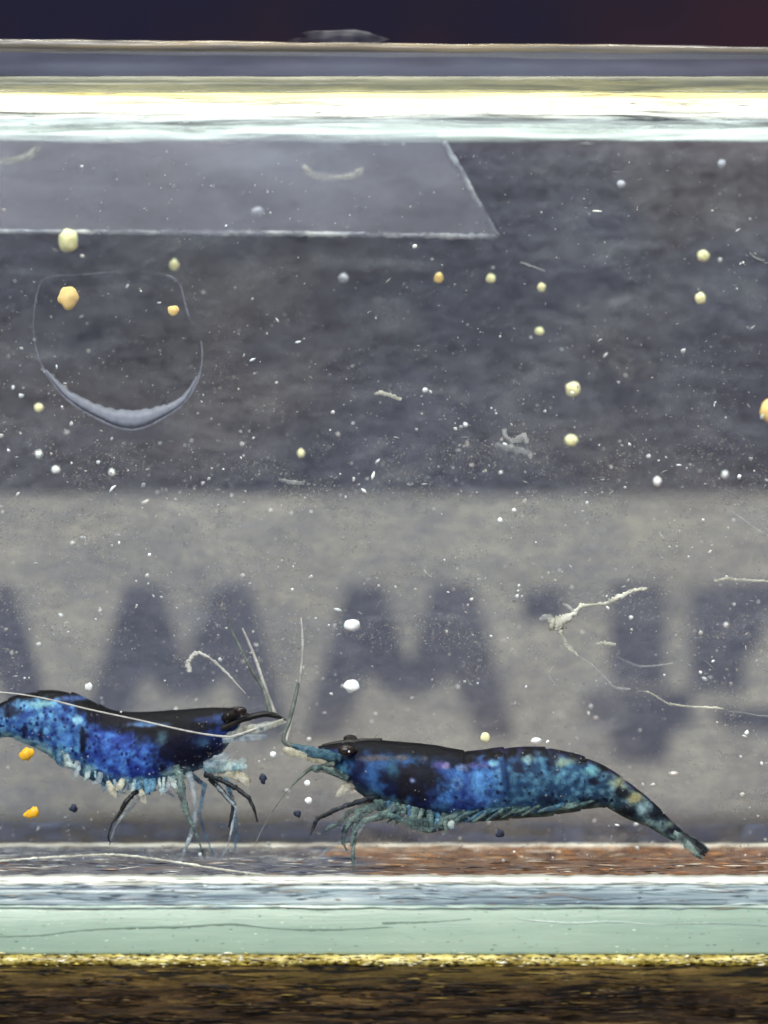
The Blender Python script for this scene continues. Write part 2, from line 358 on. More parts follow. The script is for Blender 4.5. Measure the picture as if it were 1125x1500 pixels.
# ------------------------------------------------------------------ glass tank
ZF = 4.93          # tank floor
ZW = 51.8          # water surface
ZT = HZ+(HOR-66)*S # top of the front glass
tank = empty('glass_tank', Vector((0, 15, 0)))
tag(tank, 'clear glass tank with pale green cut edge and silicone seams on dark wood', 'tank')
YB = 28.0
box('front_pane', (-XW, XW, 0.0, 2.0, 3.45, ZT-0.35), M['pane'], tank)
bp = box('back_pane', (-XW, XW, YB, YB+0.6, ZF+0.02, ZT-1), M['film'], tank)  # film is the coat standing in for water haze, plus smears
bp['label'] = 'back glass clouded by a grey coat standing in for water haze'
box('side_pane', (-XW-2.1, -XW-0.1, 0, YB+0.6, 3.4, ZT-0.4), M['pane'], tank)
box('side_pane', (XW+0.1, XW+2.1, 0, YB+0.6, 3.4, ZT-0.4), M['pane'], tank)
# base plate: thick glass whose front edge shows
def zpx(py, Y=0): return P(0, py, Y).z
profile_strip('base_plate', [(0.0, 0.55), (-0.05, 0.75), (-0.06, 3.15), (0.06, 3.36), (29, 3.36), (29, 0.5)], -XW-2, XW+2, 260, M['edge'], tank, wob=0.05, freq=0.25, seed=3)['label'] = 'pale green cut edge of the bottom glass'
profile_strip('foot_bead', [(-0.05, -0.1), (-0.24, 0.14), (-0.22, 0.30), (-0.08, 0.52), (1.5, 0.45), (1.5, -0.1)], -XW-2, XW+2, 1400, M['foot'], tank, wob=0.10, freq=3.4, seed=8)['label'] = 'rough bead under the bottom glass, yellow with painted lamp spill'
profile_strip('corner_bead', [(-0.05, zpx(1331)), (-0.18, zpx(1329)), (-0.17, zpx(1327)), (-0.02, zpx(1325)), (0.1, zpx(1328))], -XW, XW, 620, M['thin_bead'], tank, wob=0.11, freq=0.28, seed=1)
profile_strip('silicone_seam', [(-0.03, zpx(1327)), (-0.16, zpx(1322)), (-0.02, zpx(1316)), (-0.13, zpx(1311)), (-0.02, zpx(1305)), (-0.1, zpx(1300)), (0.0, zpx(1296)), (1.9, zpx(1296)), (1.9, zpx(1327))], -XW, XW, 520, M['silicone'], tank, wob=0.10, freq=0.2, seed=2)
profile_strip('floor_bead', [(2.02, zpx(1294)), (0.0, zpx(1296)), (-0.10, zpx(1293)), (0.0, zpx(1288)), (2.1, zpx(1285.5)), (2.4, zpx(1290, 2.4))], -XW, XW, 700, M['bright_bead'], tank, wob=0.10, freq=0.7, seed=4)
for pts in ([(-20, 1372), (60, 1370), (110, 1364), (170, 1360), (260, 1358), (340, 1354), (400, 1360), (480, 1362), (570, 1358)], [(760, 1346), (830, 1352), (900, 1350), (960, 1354), (1040, 1352), (1140, 1356)], [(560, 1352), (640, 1350), (690, 1346)]):
    tube('scratch', [(x, y, -0.075, 1.0+.5*math.sin(x)) for x, y in pts], M['thin_bead'] if pts[0][0] > 700 else M['scratch'], tank, 70, 6, 0.3, 0.9)
# floor sheet
xs = [-XW+2*XW*i/300 for i in range(301)]; ys = [2.05+(YB-2.1)*i/60 for i in range(61)]
V = [Vector((x, y, ZF+0.07*noise.fractal(Vector((x*0.3, y*0.8, 2)), 1, 2, 4))) for y in ys for x in xs]
F = [(j*301+i, j*301+i+1, (j+1)*301+i+1, (j+1)*301+i) for j in range(60) for i in range(300)]
n0 = len(V)
mesh('floor_sheet', V, F, M['floor'], tank)['label'] = 'orange wood-grain tank floor, greyed towards the left by painted reflections'
profile_strip('back_seam', [(YB-0.05, ZF+0.02), (YB-0.35, ZF+0.02), (YB-0.3, ZF+0.16), (YB-0.05, ZF+0.26)], -XW, XW, 420, M['seam'], tank, wob=0.09, freq=0.6, seed=6)
profile_strip('shade_band', [(YB-0.06, ZF+0.25), (YB-0.12, ZF+0.25), (YB-0.14, ZF+0.9), (YB-0.10, ZF+1.5), (YB-0.06, ZF+1.6)], -XW, XW, 200, M['shadeband'], tank, wob=0.35, freq=0.35, seed=16)['label'] = 'bluish painted shade low on the back glass'
# top rim of the front glass, with a dab of water on it
pr = [(-0.02, ZT-0.36), (-0.14, ZT-0.22), (-0.12, ZT+0.06), (0.2, ZT+0.16), (1.8, ZT+0.12), (2.0, ZT-0.36)]
rim = profile_strip('rim_edge', pr, -XW, XW, 420, M['rim'], tank, wob=0.12, freq=0.12, seed=12, tilt=-0.0095)
profile_strip('residue_band', [(-0.02, zpx(112)), (-0.05, zpx(111)), (-0.05, zpx(77)), (-0.02, zpx(76))], -XW, XW, 120, M['residue'], tank, wob=0.05, freq=0.2, seed=14)['label'] = 'bluish dried band above the water line'

# water body and the glare-coloured sheet on its surface
V, F = box_geo(-XW+0.2, XW-0.2, 2.1, YB-0.1, ZF+0.25, ZW-0.25); w = mesh('water', V, F, M['water'], smooth=False); tag(w, kind='structure')
xs = [-XW+0.3+(2*XW-0.6)*i/300 for i in range(301)]; ys = [2.08+(YB-2.2)*i/80 for i in range(81)]
V = []
for y in ys:
    for x in xs:
        men = 0.55*math.exp(-(y-2.08)/0.9)+0.5*math.exp(-(YB-0.1-y)/0.9)
        V.append(Vector((x, y, ZW+men*0.6+0.16*noise.fractal(Vector((x*0.12, y*0.5, 3)), 1, 2, 4))))
F = [(j*301+i, j*301+i+1, (j+1)*301+i+1, (j+1)*301+i) for j in range(80) for i in range(300)]
ws = mesh('water_surface', V, F, M['wglare']); tag(ws, kind='structure')
M['men'] = streaky('meniscus', [(0.3, lin((120, 126, 118))), (0.5, lin((172, 172, 148))), (0.7, lin((140, 146, 140)))], sc=(40, 300, 500), trans=0.55)
w2 = profile_strip('water_line', [(1.98, zpx(112, 2)), (2.0, zpx(134, 2)), (2.3, zpx(135, 2)), (2.6, zpx(127, 2)), (2.2, zpx(114, 2))], -XW+.5, XW-.5, 300, M['men'], None, wob=0.06, freq=0.25, seed=21); tag(w2, kind='structure')

# rim droplet
V, F = blob_geo(P(492, 58, -0.1), 1.0, 2.7, 0.4, 0.55, 3, 0.22, 4); rd = mesh('water_drop', V, F, M['rim_drop'])
tag(rd, 'flattened water drop bulging on the top rim of the glass', 'drop')

# ------------------------------------------------------------------ carton behind the tank; a mirror reflection of letters is drawn as print
YC = 150.0
carton = empty('printed_carton', Vector((0, YC+15, 0)))
tag(carton, 'grey carton behind the tank with large dark blurred letters printed as their mirror reflection', 'carton')
zt = zpx(726, YC)
box('panel', (-190, 190, YC, YC+30, 0, zt), M['card'], carton)
def poly_print(pts, lab=None):
    n = len(pts); V = [P(x, y, YC-0.06) for x, y in pts]; 
    V += [Vector((v.x, YC-0.01, v.z)) for v in V]
    F = [tuple(range(n)), tuple(range(2*n-1, n-1, -1))]+[(i, (i+1) % n, n+(i+1) % n, n+i) for i in range(n)]
    o = mesh('printed_letter', V, F, M['print'], carton, smooth=False)
    if lab: o['label'] = lab
    return o
def wlet(x0, lab, y0=856, y1=1082):
    p = [(x0-26, y0), (x0+28, y0), (x0+64, y0+118), (x0+100, y0), (x0+158, y0), (x0+220, y1), (x0+164, y1), (x0+128, y0+132), (x0+88, y1-62), (x0+42, y1-62), (x0+2, y0+132), (x0-38, y1), (x0-92, y1)]
    return poly_print(p, lab)
wlet(-135, 'first letter W, upside down'); wlet(208, 'second letter W, upside down'); wlet(535, 'third letter W, upside down')
poly_print([(765, 862), (828, 862), (828, 912), (765, 912)], 'square full stop')
poly_print([(894, 854), (974, 854), (974, 1004), (894, 1004)], 'upright bar of a letter')
poly_print([(856, 1010), (1014, 1010), (1014, 1060), (984, 1072), (974, 1118), (902, 1118), (890, 1072), (856, 1060)], 'wide foot of a letter')
poly_print([(1012, 866), (1050, 856), (1180, 848), (1180, 892), (1124, 902), (1114, 946), (1092, 960), (1088, 1014), (1012, 1014)])
poly_print([(1035, 1036), (1180, 1040), (1180, 1076), (1060, 1068)])

# ------------------------------------------------------------------ plastic sheet, worms, droplet
YP = 20.0
sheet = empty('plastic_sheet', P(330, 345, YP)); tag(sheet, 'clear plastic sheet with a slanted end hanging below the water surface', 'sheet')
a = [(-160, 196), (640, 196), (727, 345), (-160, 339)]
V = [P(x, y, YP) for x, y in a]+[P(x, y, YP+0.35) for x, y in a]
F = [(0, 1, 2, 3), (7, 6, 5, 4)]+[(i, (i+1) % 4, 4+(i+1) % 4, 4+i) for i in range(4)]
mesh('film', V, F, M['plastic'], sheet, smooth=False)
tube('cut_edge', [(650, 208, YP-.1, 4.5), (675, 250, YP-.1, 4), (702, 300, YP-.1, 4), (729, 347, YP-.1, 4)], M['plastic_edge'], sheet, 30, 8, 0.6, 0.5)
tube('bottom_edge', [(-160, 338, YP-.1, 3), (150, 340, YP-.1, 3.2), (400, 342, YP-.1, 4), (600, 345, YP-.1, 3.6), (729, 347, YP-.1, 4)], M['plastic_edge'], sheet, 120, 8, 0.6, 0.9)
o = tube('worm', [(-12, 236, 23, 4.2), (18, 235, 23, 5.1), (40, 230, 23, 6.0), (52, 220, 23, 6.0), (56, 213, 23, 3.4)], M['cream'], None, 20); tag(o, 'pale curled worm under the water surface at the left edge', 'worm')
o = tube('worm', [(444, 243, 23, 4.2), (455, 254, 23, 5.1), (480, 260, 23, 3.8), (508, 259, 23, 4.2), (524, 253, 23, 6.0), (531, 246, 23, 3.4)], M['cream'], None, 20); tag(o, 'pale U-shaped worm under the water surface left of centre', 'worm')

# droplet mark on the front glass
dpx = [(60, 412), (52, 440), (49, 480), (54, 515), (68, 548), (98, 585), (140, 612), (175, 627), (205, 628), (240, 612), (270, 590), (290, 555), (296, 522), (292, 490), (277, 465), (270, 440), (262, 415), (240, 402), (190, 397), (120, 402), (80, 404)]
drop = empty('water_droplet', P(172, 627, -0.02)); tag(drop, 'large clear droplet stuck to the glass with grey silt along its lower rim', 'droplet')
loop = crom([(x, y, -0.10, 1.2 if y < 540 else 1.8) for x, y in dpx]+[(60, 412, -0.10, 1.2)], 150)
rimp = [(x, y, c, r*(0.5+0.9*abs(noise.noise(Vector((x*.03, y*.03, 2)))))) for x, y, c, r in loop]
for k in range(0, 150, 10):
    seg = rimp[k:k+11]; low = sum(q[1] for q in seg)/len(seg) > 520 or (seg[0][0] > 262 and seg[0][1] < 470)
    tube('rim', [(a, b, c, r*(1 if low else .7)) for a, b, c, r in seg], M['drop_rim' if low else 'drop_rim_faint'], drop, 22, 6, 0.6, 0.6)
cx, cyy = 172, 500
V, F = [], []; NL = 80; NR = 12
lp = crom([(x, y) for x, y in dpx]+[dpx[0]], NL+1)[:NL]
for r in range(NR):
    q = r/NR; f = math.cos(q*math.pi/2)
    for x, y in lp:
        V.append(P(cx+(x-cx)*f, cyy+(y-cyy)*f, -0.03-1.1*math.sin(q*math.pi/2)))
V.append(P(cx, cyy, -1.13))
for r in range(NR-1):
    for k in range(NL): F.append((r*NL+k, r*NL+(k+1) % NL, (r+1)*NL+(k+1) % NL, (r+1)*NL+k))
for k in range(NL): F.append(((NR-1)*NL+k, (NR-1)*NL+(k+1) % NL, NR*NL))
mesh('dome', V, F, M['drop'], drop)
out = [(66, 545), (98, 585), (140, 612), (175, 628), (205, 629), (240, 612), (270, 590), (290, 552)]
inn = [(68, 541), (101, 571), (143, 592), (175, 600), (205, 600), (237, 594), (267, 580), (289, 549)]
O = crom(out, 60); I = crom(inn, 60); V, F = [], []
for (a, b), (c, d) in zip(O, I):
    j = 3.2*noise.noise(Vector((c*.12, 0, 3)))
    e = 1.5*noise.noise(Vector((a*.15, 5, 3)))
    V += [P(a, b+e, -0.03), P(a*.5+c*.5, b*.5+d*.5, -0.22), P(c, d+j, -0.03)]
for i in range(59):
    F += [(3*i, 3*i+1, 3*i+4, 3*i+3), (3*i+1, 3*i+2, 3*i+5, 3*i+4), (3*i+2, 3*i, 3*i+3, 3*i+5)]
mesh('silt_crescent', V, F, M['silt'], drop)['label'] = 'grey crescent of silt along the lower rim'

# ------------------------------------------------------------------ shrimps
def smooth(a, b, x):
    t = max(0.0, min(1.0, (x-a)/(b-a))); return t*t*(3-2*t)
def mixv(a, b, f): return tuple(x+(y-x)*f for x, y in zip(a, b))
def build_body(stations, Y, colour, segs, parent, N=360, Mr=190, expo=2.2):
    """stations head -> tail: (xt, yt, xb, yb, halfwidth) in photo pixels; one closed loft with overlapping segment plates."""
    st = crom(stations, N); V, F, C = [], [], []
    f = (D+Y)/D; ns = len(stations)-1
    for i, (xt, yt, xb, yb, hw) in enumerate(st):
        s = i/(N-1)*ns
        k = 1.0
        for a, b, amp in segs:
            if a <= s < b:
                q = (s-a)/(b-a); k = 1+amp*(smooth(0, 1, q)*1.2-0.5)-amp*0.9*math.exp(-((q)/0.06)**2)
        mx, my = (xt+xb)/2, (yt+yb)/2; ux, uy = (xt-xb)/2, (yt-yb)/2
        for m in range(Mr):
            g = 2*math.pi*m/Mr; c_, s_ = math.cos(g), math.sin(g)
            cc = math.copysign(abs(c_)**(2/expo), c_); ss = math.copysign(abs(s_)**(2/expo), s_)
            wfac = 1.0-0.22*max(0, cc)**2          # keeled back
            nz = 1+0.012*noise.noise(Vector((mx*.05, cc*2, ss*2)))
            px, py = mx+ux*cc*k*nz, my+uy*cc*k*nz
            p = P(px, py, Y); p.y = Y-ss*hw*S*f*wfac*k
            V.append(p); C.append(lin(colour(px, py, (1-cc)/2, s, ss)))
    for i in range(N-1):
        for m in range(Mr): F.append((i*Mr+m, i*Mr+(m+1) % Mr, (i+1)*Mr+(m+1) % Mr, (i+1)*Mr+m))
    F.append(tuple(range(Mr))); F.append(tuple((N-1)*Mr+m for m in range(Mr)))
    return mesh('body', V, F, M['shell'], parent, cols=C)
def leaf(name, pts, mat, parent, thick=1.5, sides=10):
    """pts (px, py, Y, halfwidth_px): a flattened paddle lying in the picture's vertical plane."""
    return tube(name, pts, mat, parent, 26, sides, flat=thick, jit=0.3)
def patchy(col, px, py, patches):
    for cx, cy_, rx, ry, c, soft in patches:
        if abs(px-cx) > 2.2*rx or abs(py-cy_) > 2.2*ry: continue
        w = noise.noise(Vector((px*.05, py*.05, cx)))*0.55+noise.noise(Vector((px*.16, py*.16, cx)))*0.4
        d = math.hypot((px-cx)/rx, (py-cy_)/ry)+w
        soft = min(1.0, soft*1.35); f = (1-smooth(1-soft, 1+soft*0.45, d))*.88
        if f > 0: col = mixv(col, c, f)
    return col
def cells(px, py, sc, seed):
    d, p = noise.voronoi(Vector((px*sc, py*sc, seed)), distance_metric='DISTANCE')
    return d[0], d[1]-d[0]

# --- right shrimp, facing left
YR = 9.0
def col_right(px, py, v, s, ss):
    n1 = noise.fractal(Vector((px*.03, py*.04, ss)), 1, 2, 4); n2 = noise.noise(Vector((px*.09, py*.11, ss*2+4)))
    d0, d1 = cells(px, py, 0.075, 3+ss*.12)
    head = mixv((16, 24, 60), (34, 78, 132), smooth(-.3, .5, n1+n2*.3))
    mid = mixv((18, 42, 108), (50, 108, 176), smooth(-.4, .5, n1*.7+n2*.5))
    abd = mixv((26, 58, 92), (72, 122, 148), smooth(-.35, .5, n1*.6+n2*.6))
    tail = mixv((36, 54, 66), (104, 130, 134), smooth(-.3, .4, n1*.6+n2*.9))
    c = mixv(head, mid, smooth(610, 660, px)); c = mixv(c, abd, smooth(700, 760, px)); c = mixv(c, tail, smooth(850, 930, px))
    if px > 620:                                   # light cell centres, dark veins and dots
        c = mixv(c, (120, 168, 186), 0.35*(1-smooth(.12, .34, d0))*smooth(620, 720, px)*smooth(0.0, .3, n2+.25))
        c = mixv(c, (16, 26, 62), 0.35*(1-smooth(.02, .10, d1))*smooth(-.15, .25, n1+.1))
        e0, _ = cells(px, py, 0.11, 31+ss*.12); c = mixv(c, (14, 20, 44), .85*(1-smooth(.24, .38, e0))*smooth(-.1, .12, noise.noise(Vector((px*.05, py*.05, 40)))))
    belly = mixv((42, 70, 84), (84, 116, 118), smooth(-.2, .4, n2))
    c = mixv(c, belly, smooth(.74, .93, v+n1*.08)*0.85)
    top = mixv((12, 10, 16), (30, 26, 56), smooth(640, 760, px)*smooth(-.2, .3, n2))
    edge = 0.17 if px < 690 else 0.10
    c = mixv(c, top, 1-smooth(edge*.45, edge*1.9, v+n2*.05+n1*.05))
    P_ = [(607, 1140, 44, 33, (20, 17, 26), .35), (560, 1109, 58, 5, (92, 82, 84), .5), (640, 1119, 12, 6, (70, 62, 118), .5), (653, 1120, 7, 5, (132, 116, 160), .6), (677, 1122, 8, 5, (110, 130, 170), .6),
          (700, 1119, 26, 4, (66, 62, 110), .6), (604, 1141, 5, 4, (150, 165, 225), .6), (575, 1125, 10, 16, (40, 84, 110), .6), (500, 1125, 16, 12, (70, 140, 170), .7), (720, 1117, 8, 5, (120, 180, 200), .5),
          (772, 1112, 9, 8, (128, 160, 164), .5), (822, 1116, 16, 8, (132, 150, 134), .6), (806, 1110, 8, 16, (20, 26, 44), .5), (758, 1120, 9, 8, (18, 24, 48), .5), (866, 1128, 12, 10, (92, 146, 156), .6), (868, 1143, 8, 6, (14, 18, 34), .5),
          (905, 1146, 14, 10, (140, 144, 116), .6), (912, 1160, 14, 9, (16, 18, 24), .5), (930, 1168, 12, 9, (150, 140, 96), .6), (918, 1188, 16, 9, (12, 16, 26), .5), (940, 1183, 9, 9, (140, 170, 176), .6), (958, 1190, 17, 12, (14, 18, 28), .5),
          (948, 1206, 12, 7, (120, 150, 150), .6), (978, 1208, 14, 9, (120, 132, 118), .7), (985, 1216, 12, 7, (18, 20, 30), .5), (860, 1172, 16, 8, (20, 34, 52), .5), (800, 1172, 16, 9, (22, 36, 58), .6), (700, 1150, 14, 26, (74, 140, 200), .8), (668, 1146, 10, 9, (96, 146, 190), .6), (668, 1146, 5, 5, (20, 40, 110), .6)]
    return patchy(c, px, py, P_)
rootR = empty('shrimp', P(700, 1272, YR)); tag(rootR, 'blue shrimp with black back facing left, its whole curved tail in view', 'shrimp', 'blue shrimps on the tank floor')
stR = [(466, 1093, 470, 1108, 6), (488, 1089, 486, 1122, 17), (515, 1086, 508, 1146, 30), (550, 1084, 540, 1171, 40), (595, 1087, 585, 1188, 46), (640, 1092, 632, 1201, 49),
       (680, 1099, 676, 1205, 48), (715, 1097, 718, 1202, 46), (755, 1094, 765, 1199, 44), (800, 1095, 812, 1194, 42), (842, 1104, 842, 1189, 38), (878, 1118, 862, 1185, 33), (912, 1139, 886, 1183, 28),
       (944, 1164, 914, 1197, 23), (968, 1186, 944, 1209, 18), (986, 1204, 966, 1221, 13), (1000, 1218, 986, 1232, 9)]
segR = [(2.0, 6.0, .008), (6.0, 7.6, .028), (7.6, 9.0, .026), (9.0, 10.4, .028), (10.4, 12.0, .04), (12.0, 14.0, .045), (14.0, 16.0, .04)]
bodyR = build_body(stR, YR, col_right, segR, rootR)
def tail_fan(parent, base, tip, Y, w, mats):
    (bx, by), (tx, ty) = base, tip; dx, dy = tx-bx, ty-by; L = math.hypot(dx, dy); nx_, ny_ = -dy/L, dx/L
    for i, (off, ys, m) in enumerate(((0.0, 0.0, mats[0]), (0.08, -1.0, mats[1]), (-0.06, 1.0, mats[1]), (0.20, -1.8, mats[2]), (-0.10, 1.8, mats[2]))):
        e = (tx+nx_*off*L, ty+ny_*off*L)
        pts = [(bx, by, Y+ys*.2, w*.5), (bx+(e[0]-bx)*.4, by+(e[1]-by)*.4, Y+ys*.6, w), (bx+(e[0]-bx)*.8, by+(e[1]-by)*.8, Y+ys*.95, w*.75), (e[0], e[1], Y+ys, w*.15)]
        leaf('tail_blade', pts, m, parent, 0.35)
tail_fan(rootR, (986, 1217), (1036, 1250), YR, 6, (M['leg_dark'], M['leg_dark'], M['leg_teal']))
# rostrum, eyes, scales, feelers
tube('rostrum', [(560, 1087, YR, 6), (520, 1088, YR, 6), (495, 1089, YR, 4), (472, 1092, YR, 2)], M['black'], rootR, 20, 8, 0.7)
for sy, lab in ((-1, 1), (1, 0)):
    if sy < 0:
        st = tube('eye_stalk', [(520, 1102, YR-.9, 7), (508, 1099, YR-1.5, 7), (500, 1098, YR-1.7, 7)], M['black'], rootR, 10)
        V, F = blob_geo(P(507, 1099, YR-2.0), 10.5*S, 1.25, .9, .8, 3, .02, 1)
    else:
        st = tube('eye_stalk', [(524, 1090, YR+.9, 6), (516, 1084, YR+1.6, 6), (512, 1082, YR+2, 6)], M['black'], rootR, 10)
        V, F = blob_geo(P(513, 1082, YR+2.2), 9*S, 1.2, .9, .7, 3, .02, 2)
    mesh('eye', V, F, M['eye'], st)
leaf('antennal_scale', [(500, 1112, YR-1.3, 6), (478, 1106, YR-1.6, 8), (455, 1101, YR-1.7, 8), (436, 1095, YR-1.7, 5), (428, 1092, YR-1.7, 2)], M['teal_scale'], rootR, 0.4)
leaf('antennal_scale', [(496, 1116, YR+1.2, 5), (470, 1112, YR+1.4, 7), (440, 1104, YR+1.5, 7), (414, 1098, YR+1.5, 3)], M['cream'], rootR, 0.4)
tube('antennule', [(458, 1098, YR-1.4, 4), (436, 1094, YR-1.5, 4), (418, 1088, YR-1.5, 3.5), (416, 1078, YR-1.4, 3.2), (424, 1056, YR-1.2, 3.2), (433, 1020, YR-1, 3), (437, 1000, YR-.8, 2)], M['antenna_dim'], rootR, 40)
tube('antennule', [(418, 1086, YR+.4, 3.5), (428, 1050, YR+.5, 2.4), (438, 1005, YR+.6, 2.2), (443, 960, YR+.7, 2), (443, 930, YR+.8, 1.8), (441, 905, YR+1, 1.2)], M['antenna'], rootR, 50)
tube('antenna', [(490, 1118, YR-1.4, 4), (470, 1124, YR-1.6, 4.5), (452, 1128, YR-1.8, 3), (420, 1160, YR-2.5, 1.0), (392, 1200, YR-3.4, .7), (372, 1240, YR-4.2, .5)], M['antenna_dim'], rootR, 40)
tube('mouthpart', [(508, 1140, YR-1.2, 6), (492, 1132, YR-1.6, 6), (474, 1127, YR-1.8, 5), (462, 1126, YR-1.9, 6), (457, 1126, YR-1.9, 3)], M['leg_teal'], rootR, 22)
leaf('mouthpart', [(520, 1148, YR-.6, 7), (508, 1152, YR-1, 7), (500, 1160, YR-1.1, 6), (492, 1166, YR-1.2, 2)], M['cream'], rootR, .5)
# walking legs
sw0 = random.Random(3)
def leg(root, pts, mat):
    q = []
    for i, p in enumerate(pts):                      # near-straight limb sections with tight knees
        if 0 < i < len(pts)-1:
            a, b = pts[i-1], pts[i+1]; k = 0.16
            q.append(tuple(p[j]+(a[j]-p[j])*k for j in range(3))+(p[3]*1.02,))
            q.append((p[0], p[1], p[2], p[3]*1.12))
            q.append(tuple(p[j]+(b[j]-p[j])*k for j in range(3))+(p[3]*0.9,))
        else: q.append(p)
    q = [(a, b, c, r*.8) for a, b, c, r in q]
    return tube('leg', q, mat, root, 4*len(q)+1, 8, 0.7, 0.5)
leg(rootR, [(556, 1170, YR-1.4, 6), (535, 1172, YR-2, 6), (508, 1180, YR-2.4, 4.4), (488, 1188, YR-2.6, 4.2), (465, 1199, YR-2.8, 4.2), (459, 1212, YR-2.8, 3), (454, 1224, YR-2.9, 1.6)], M['leg_dark'])
leg(rootR, [(560, 1178, YR-1.2, 8), (540, 1184, YR-1.8, 8), (524, 1190, YR-2.2, 7), (520, 1210, YR-2.4, 6), (518, 1232, YR-2.6, 4.5), (517, 1256, YR-3.2, 4), (518, 1277, YR-3.6, 2)], M['leg_teal'])
leg(rootR, [(556, 1176, YR+.4, 7), (528, 1182, YR+.8, 6), (510, 1190, YR+1.2, 5), (498, 1206, YR+1.4, 4), (482, 1212, YR+1.6, 3.5), (470, 1224, YR+1.7, 2)], M['leg_teal'])
leg(rootR, [(575, 1184, YR-1.6, 9), (552, 1178, YR-2.2, 9), (534, 1190, YR-2.5, 8), (514, 1202, YR-2.6, 6), (505, 1218, YR-2.6, 5), (502, 1234, YR-2.6, 3), (508, 1246, YR-2.5, 1.6)], M['leg_teal'])
leg(rootR, [(572, 1182, YR+1, 7), (540, 1196, YR+1.8, 5), (520, 1226, YR+2, 4), (484, 1240, YR+2.4, 3), (462, 1262, YR+3, 1.6)], M['leg_pale'])
leg(rootR, [(600, 1188, YR-1.8, 9), (576, 1184, YR-2.4, 8), (556, 1196, YR-2.7, 7), (530, 1204, YR-2.8, 5), (518, 1222, YR-2.9, 4), (514, 1240, YR-2.9, 2)], M['leg_teal'])
leg(rootR, [(640, 1198, YR-1.4, 9), (622, 1206, YR-2.2, 9), (600, 1204, YR-2.4, 7), (570, 1194, YR-2.6, 6), (548, 1200, YR-2.7, 4)], M['pleo'])
for i in range(14):
    x = 560+i*7.4+sw0.uniform(-3, 3); yb = 1180+(x-560)*.22
    leaf('belly_plate', [(x, yb-8, YR-2.0, 4), (x+sw0.uniform(-9, 4), yb+6, YR-2.3, sw0.uniform(3, 6)), (x+sw0.uniform(-14, 6), yb+sw0.uniform(12, 24), YR-2.2, 1.2)], M[sw0.choice(['pleo', 'leg_teal', 'pleo_dark'])], rootR, .4, 8)
leg(rootR, [(656, 1196, YR-1.6, 8), (648, 1210, YR-2.1, 8), (630, 1216, YR-2.2, 6), (606, 1212, YR-2.4, 4), (586, 1204, YR-2.5, 2)], M['pleo'])
# swimmerets, folded back under the tail
sw = random.Random(9)
for i in range(22):
    x = 664+i*8.6+sw.uniform(-4, 4); yb = 1196-(x-664)*0.085
    L = sw.uniform(26, 48); dr = sw.uniform(4, 15)*(1-.5*smooth(720, 850, x)); w = sw.uniform(2.4, 5)
    yy = YR-1.9+.7*smooth(720, 850, x)+sw.uniform(-.3, .3)
    m = sw.choice(['pleo', 'pleo', 'pleo', 'pleo_dark', 'leg_teal'])
    leaf('swimmeret', [(x+L*.5, yb-8, yy+.3, w*.6), (x+L*.1, yb-2, yy, w), (x-L*.3, yb+dr*.6, yy-.05, w*.8), (x-L*.5, yb+dr, yy, w*.2)], M[m], rootR, .4, 8)
leaf('swimmeret', [(658, 1196, YR-1.9, 4), (660, 1206, YR-2.2, 6), (662, 1214, YR-2.2, 3)], M['pleo_pale'], rootR, .45)

# --- left shrimp, facing right, its tail outside the picture
YL = 13.0
def col_left(px, py, v, s, ss):
    n1 = noise.fractal(Vector((px*.03, py*.035, ss+9)), 1, 2, 4); n2 = noise.noise(Vector((px*.09, py*.10, ss*2+14)))
    d0, d1 = cells(px, py, 0.07, 13+ss*.12); e0, _ = cells(px, py, 0.13, 21+ss*.12)
    a = mixv((24, 62, 132), (84, 150, 200), smooth(-.35, .45, n1*.6+n2*.6))
    b = mixv((18, 48, 136), (62, 126, 206), smooth(-.35, .5, n1*.5+n2*.6))
    h = mixv((14, 18, 48), (30, 54, 120), smooth(-.2, .6, n1+n2*.4))
    c = mixv(a, b, smooth(118, 150, px)); c = mixv(c, h, smooth(218, 250, px+n2*14))
    c = mixv(c, (128, 180, 204), .35*(1-smooth(.1, .34, d0))*smooth(0, .3, n2+.2)*(1-smooth(120, 160, px)))
    c = mixv(c, (16, 24, 70), .30*(1-smooth(.03, .11, d1))*smooth(-.2, .2, n1+.1))
    c = mixv(c, (10, 20, 84), .9*(1-smooth(.26, .40, e0))*smooth(-.12, .06, noise.noise(Vector((px*.05, py*.05, 60)))+.12))
    belly = mixv((62, 118, 150), (160, 200, 204), smooth(-.25, .35, n2+n1*.4))
    c = mixv(c, belly, smooth(.76, .93, v+n1*.10)*0.9)
    te = .13 if px < 130 else .20
    if px > 200: te = .34
    c = mixv(c, (12, 11, 16), 1-smooth(te*.5, te*1.55, v+n2*.07+n1*.06))
    P_ = [(195, 1058, 44, 13, (16, 12, 26), .35), (268, 1098, 42, 30, (15, 14, 34), .35), (126, 1086, 5, 34, (10, 12, 32), .5), (146, 1052, 16, 12, (18, 16, 36), .5), (60, 1031, 26, 6, (116, 166, 176), .6), (116, 1054, 9, 7, (150, 206, 226), .5),
          (18, 1040, 20, 12, (18, 22, 40), .5), (40, 1069, 5, 9, (12, 18, 50), .5), (64, 1078, 5, 13, (12, 18, 60), .5), (110, 1022, 26, 5, (60, 84, 140), .6), (300, 1054, 26, 5, (34, 46, 92), .6), (326, 1052, 18, 8, (44, 66, 118), .6),
          (100, 1083, 12, 12, (74, 140, 210), .7), (240, 1080, 10, 12, (66, 96, 110), .6), (300, 1086, 12, 8, (50, 84, 120), .7), (330, 1098, 14, 10, (24, 28, 80), .5), (215, 1060, 30, 4, (80, 120, 170), .6)]
    return patchy(c, px, py, P_)
rootL = empty('shrimp', P(210, 1265, YL)); tag(rootL, 'bright blue spotted shrimp facing right, cut off by the left edge', 'shrimp', 'blue shrimps on the tank floor')
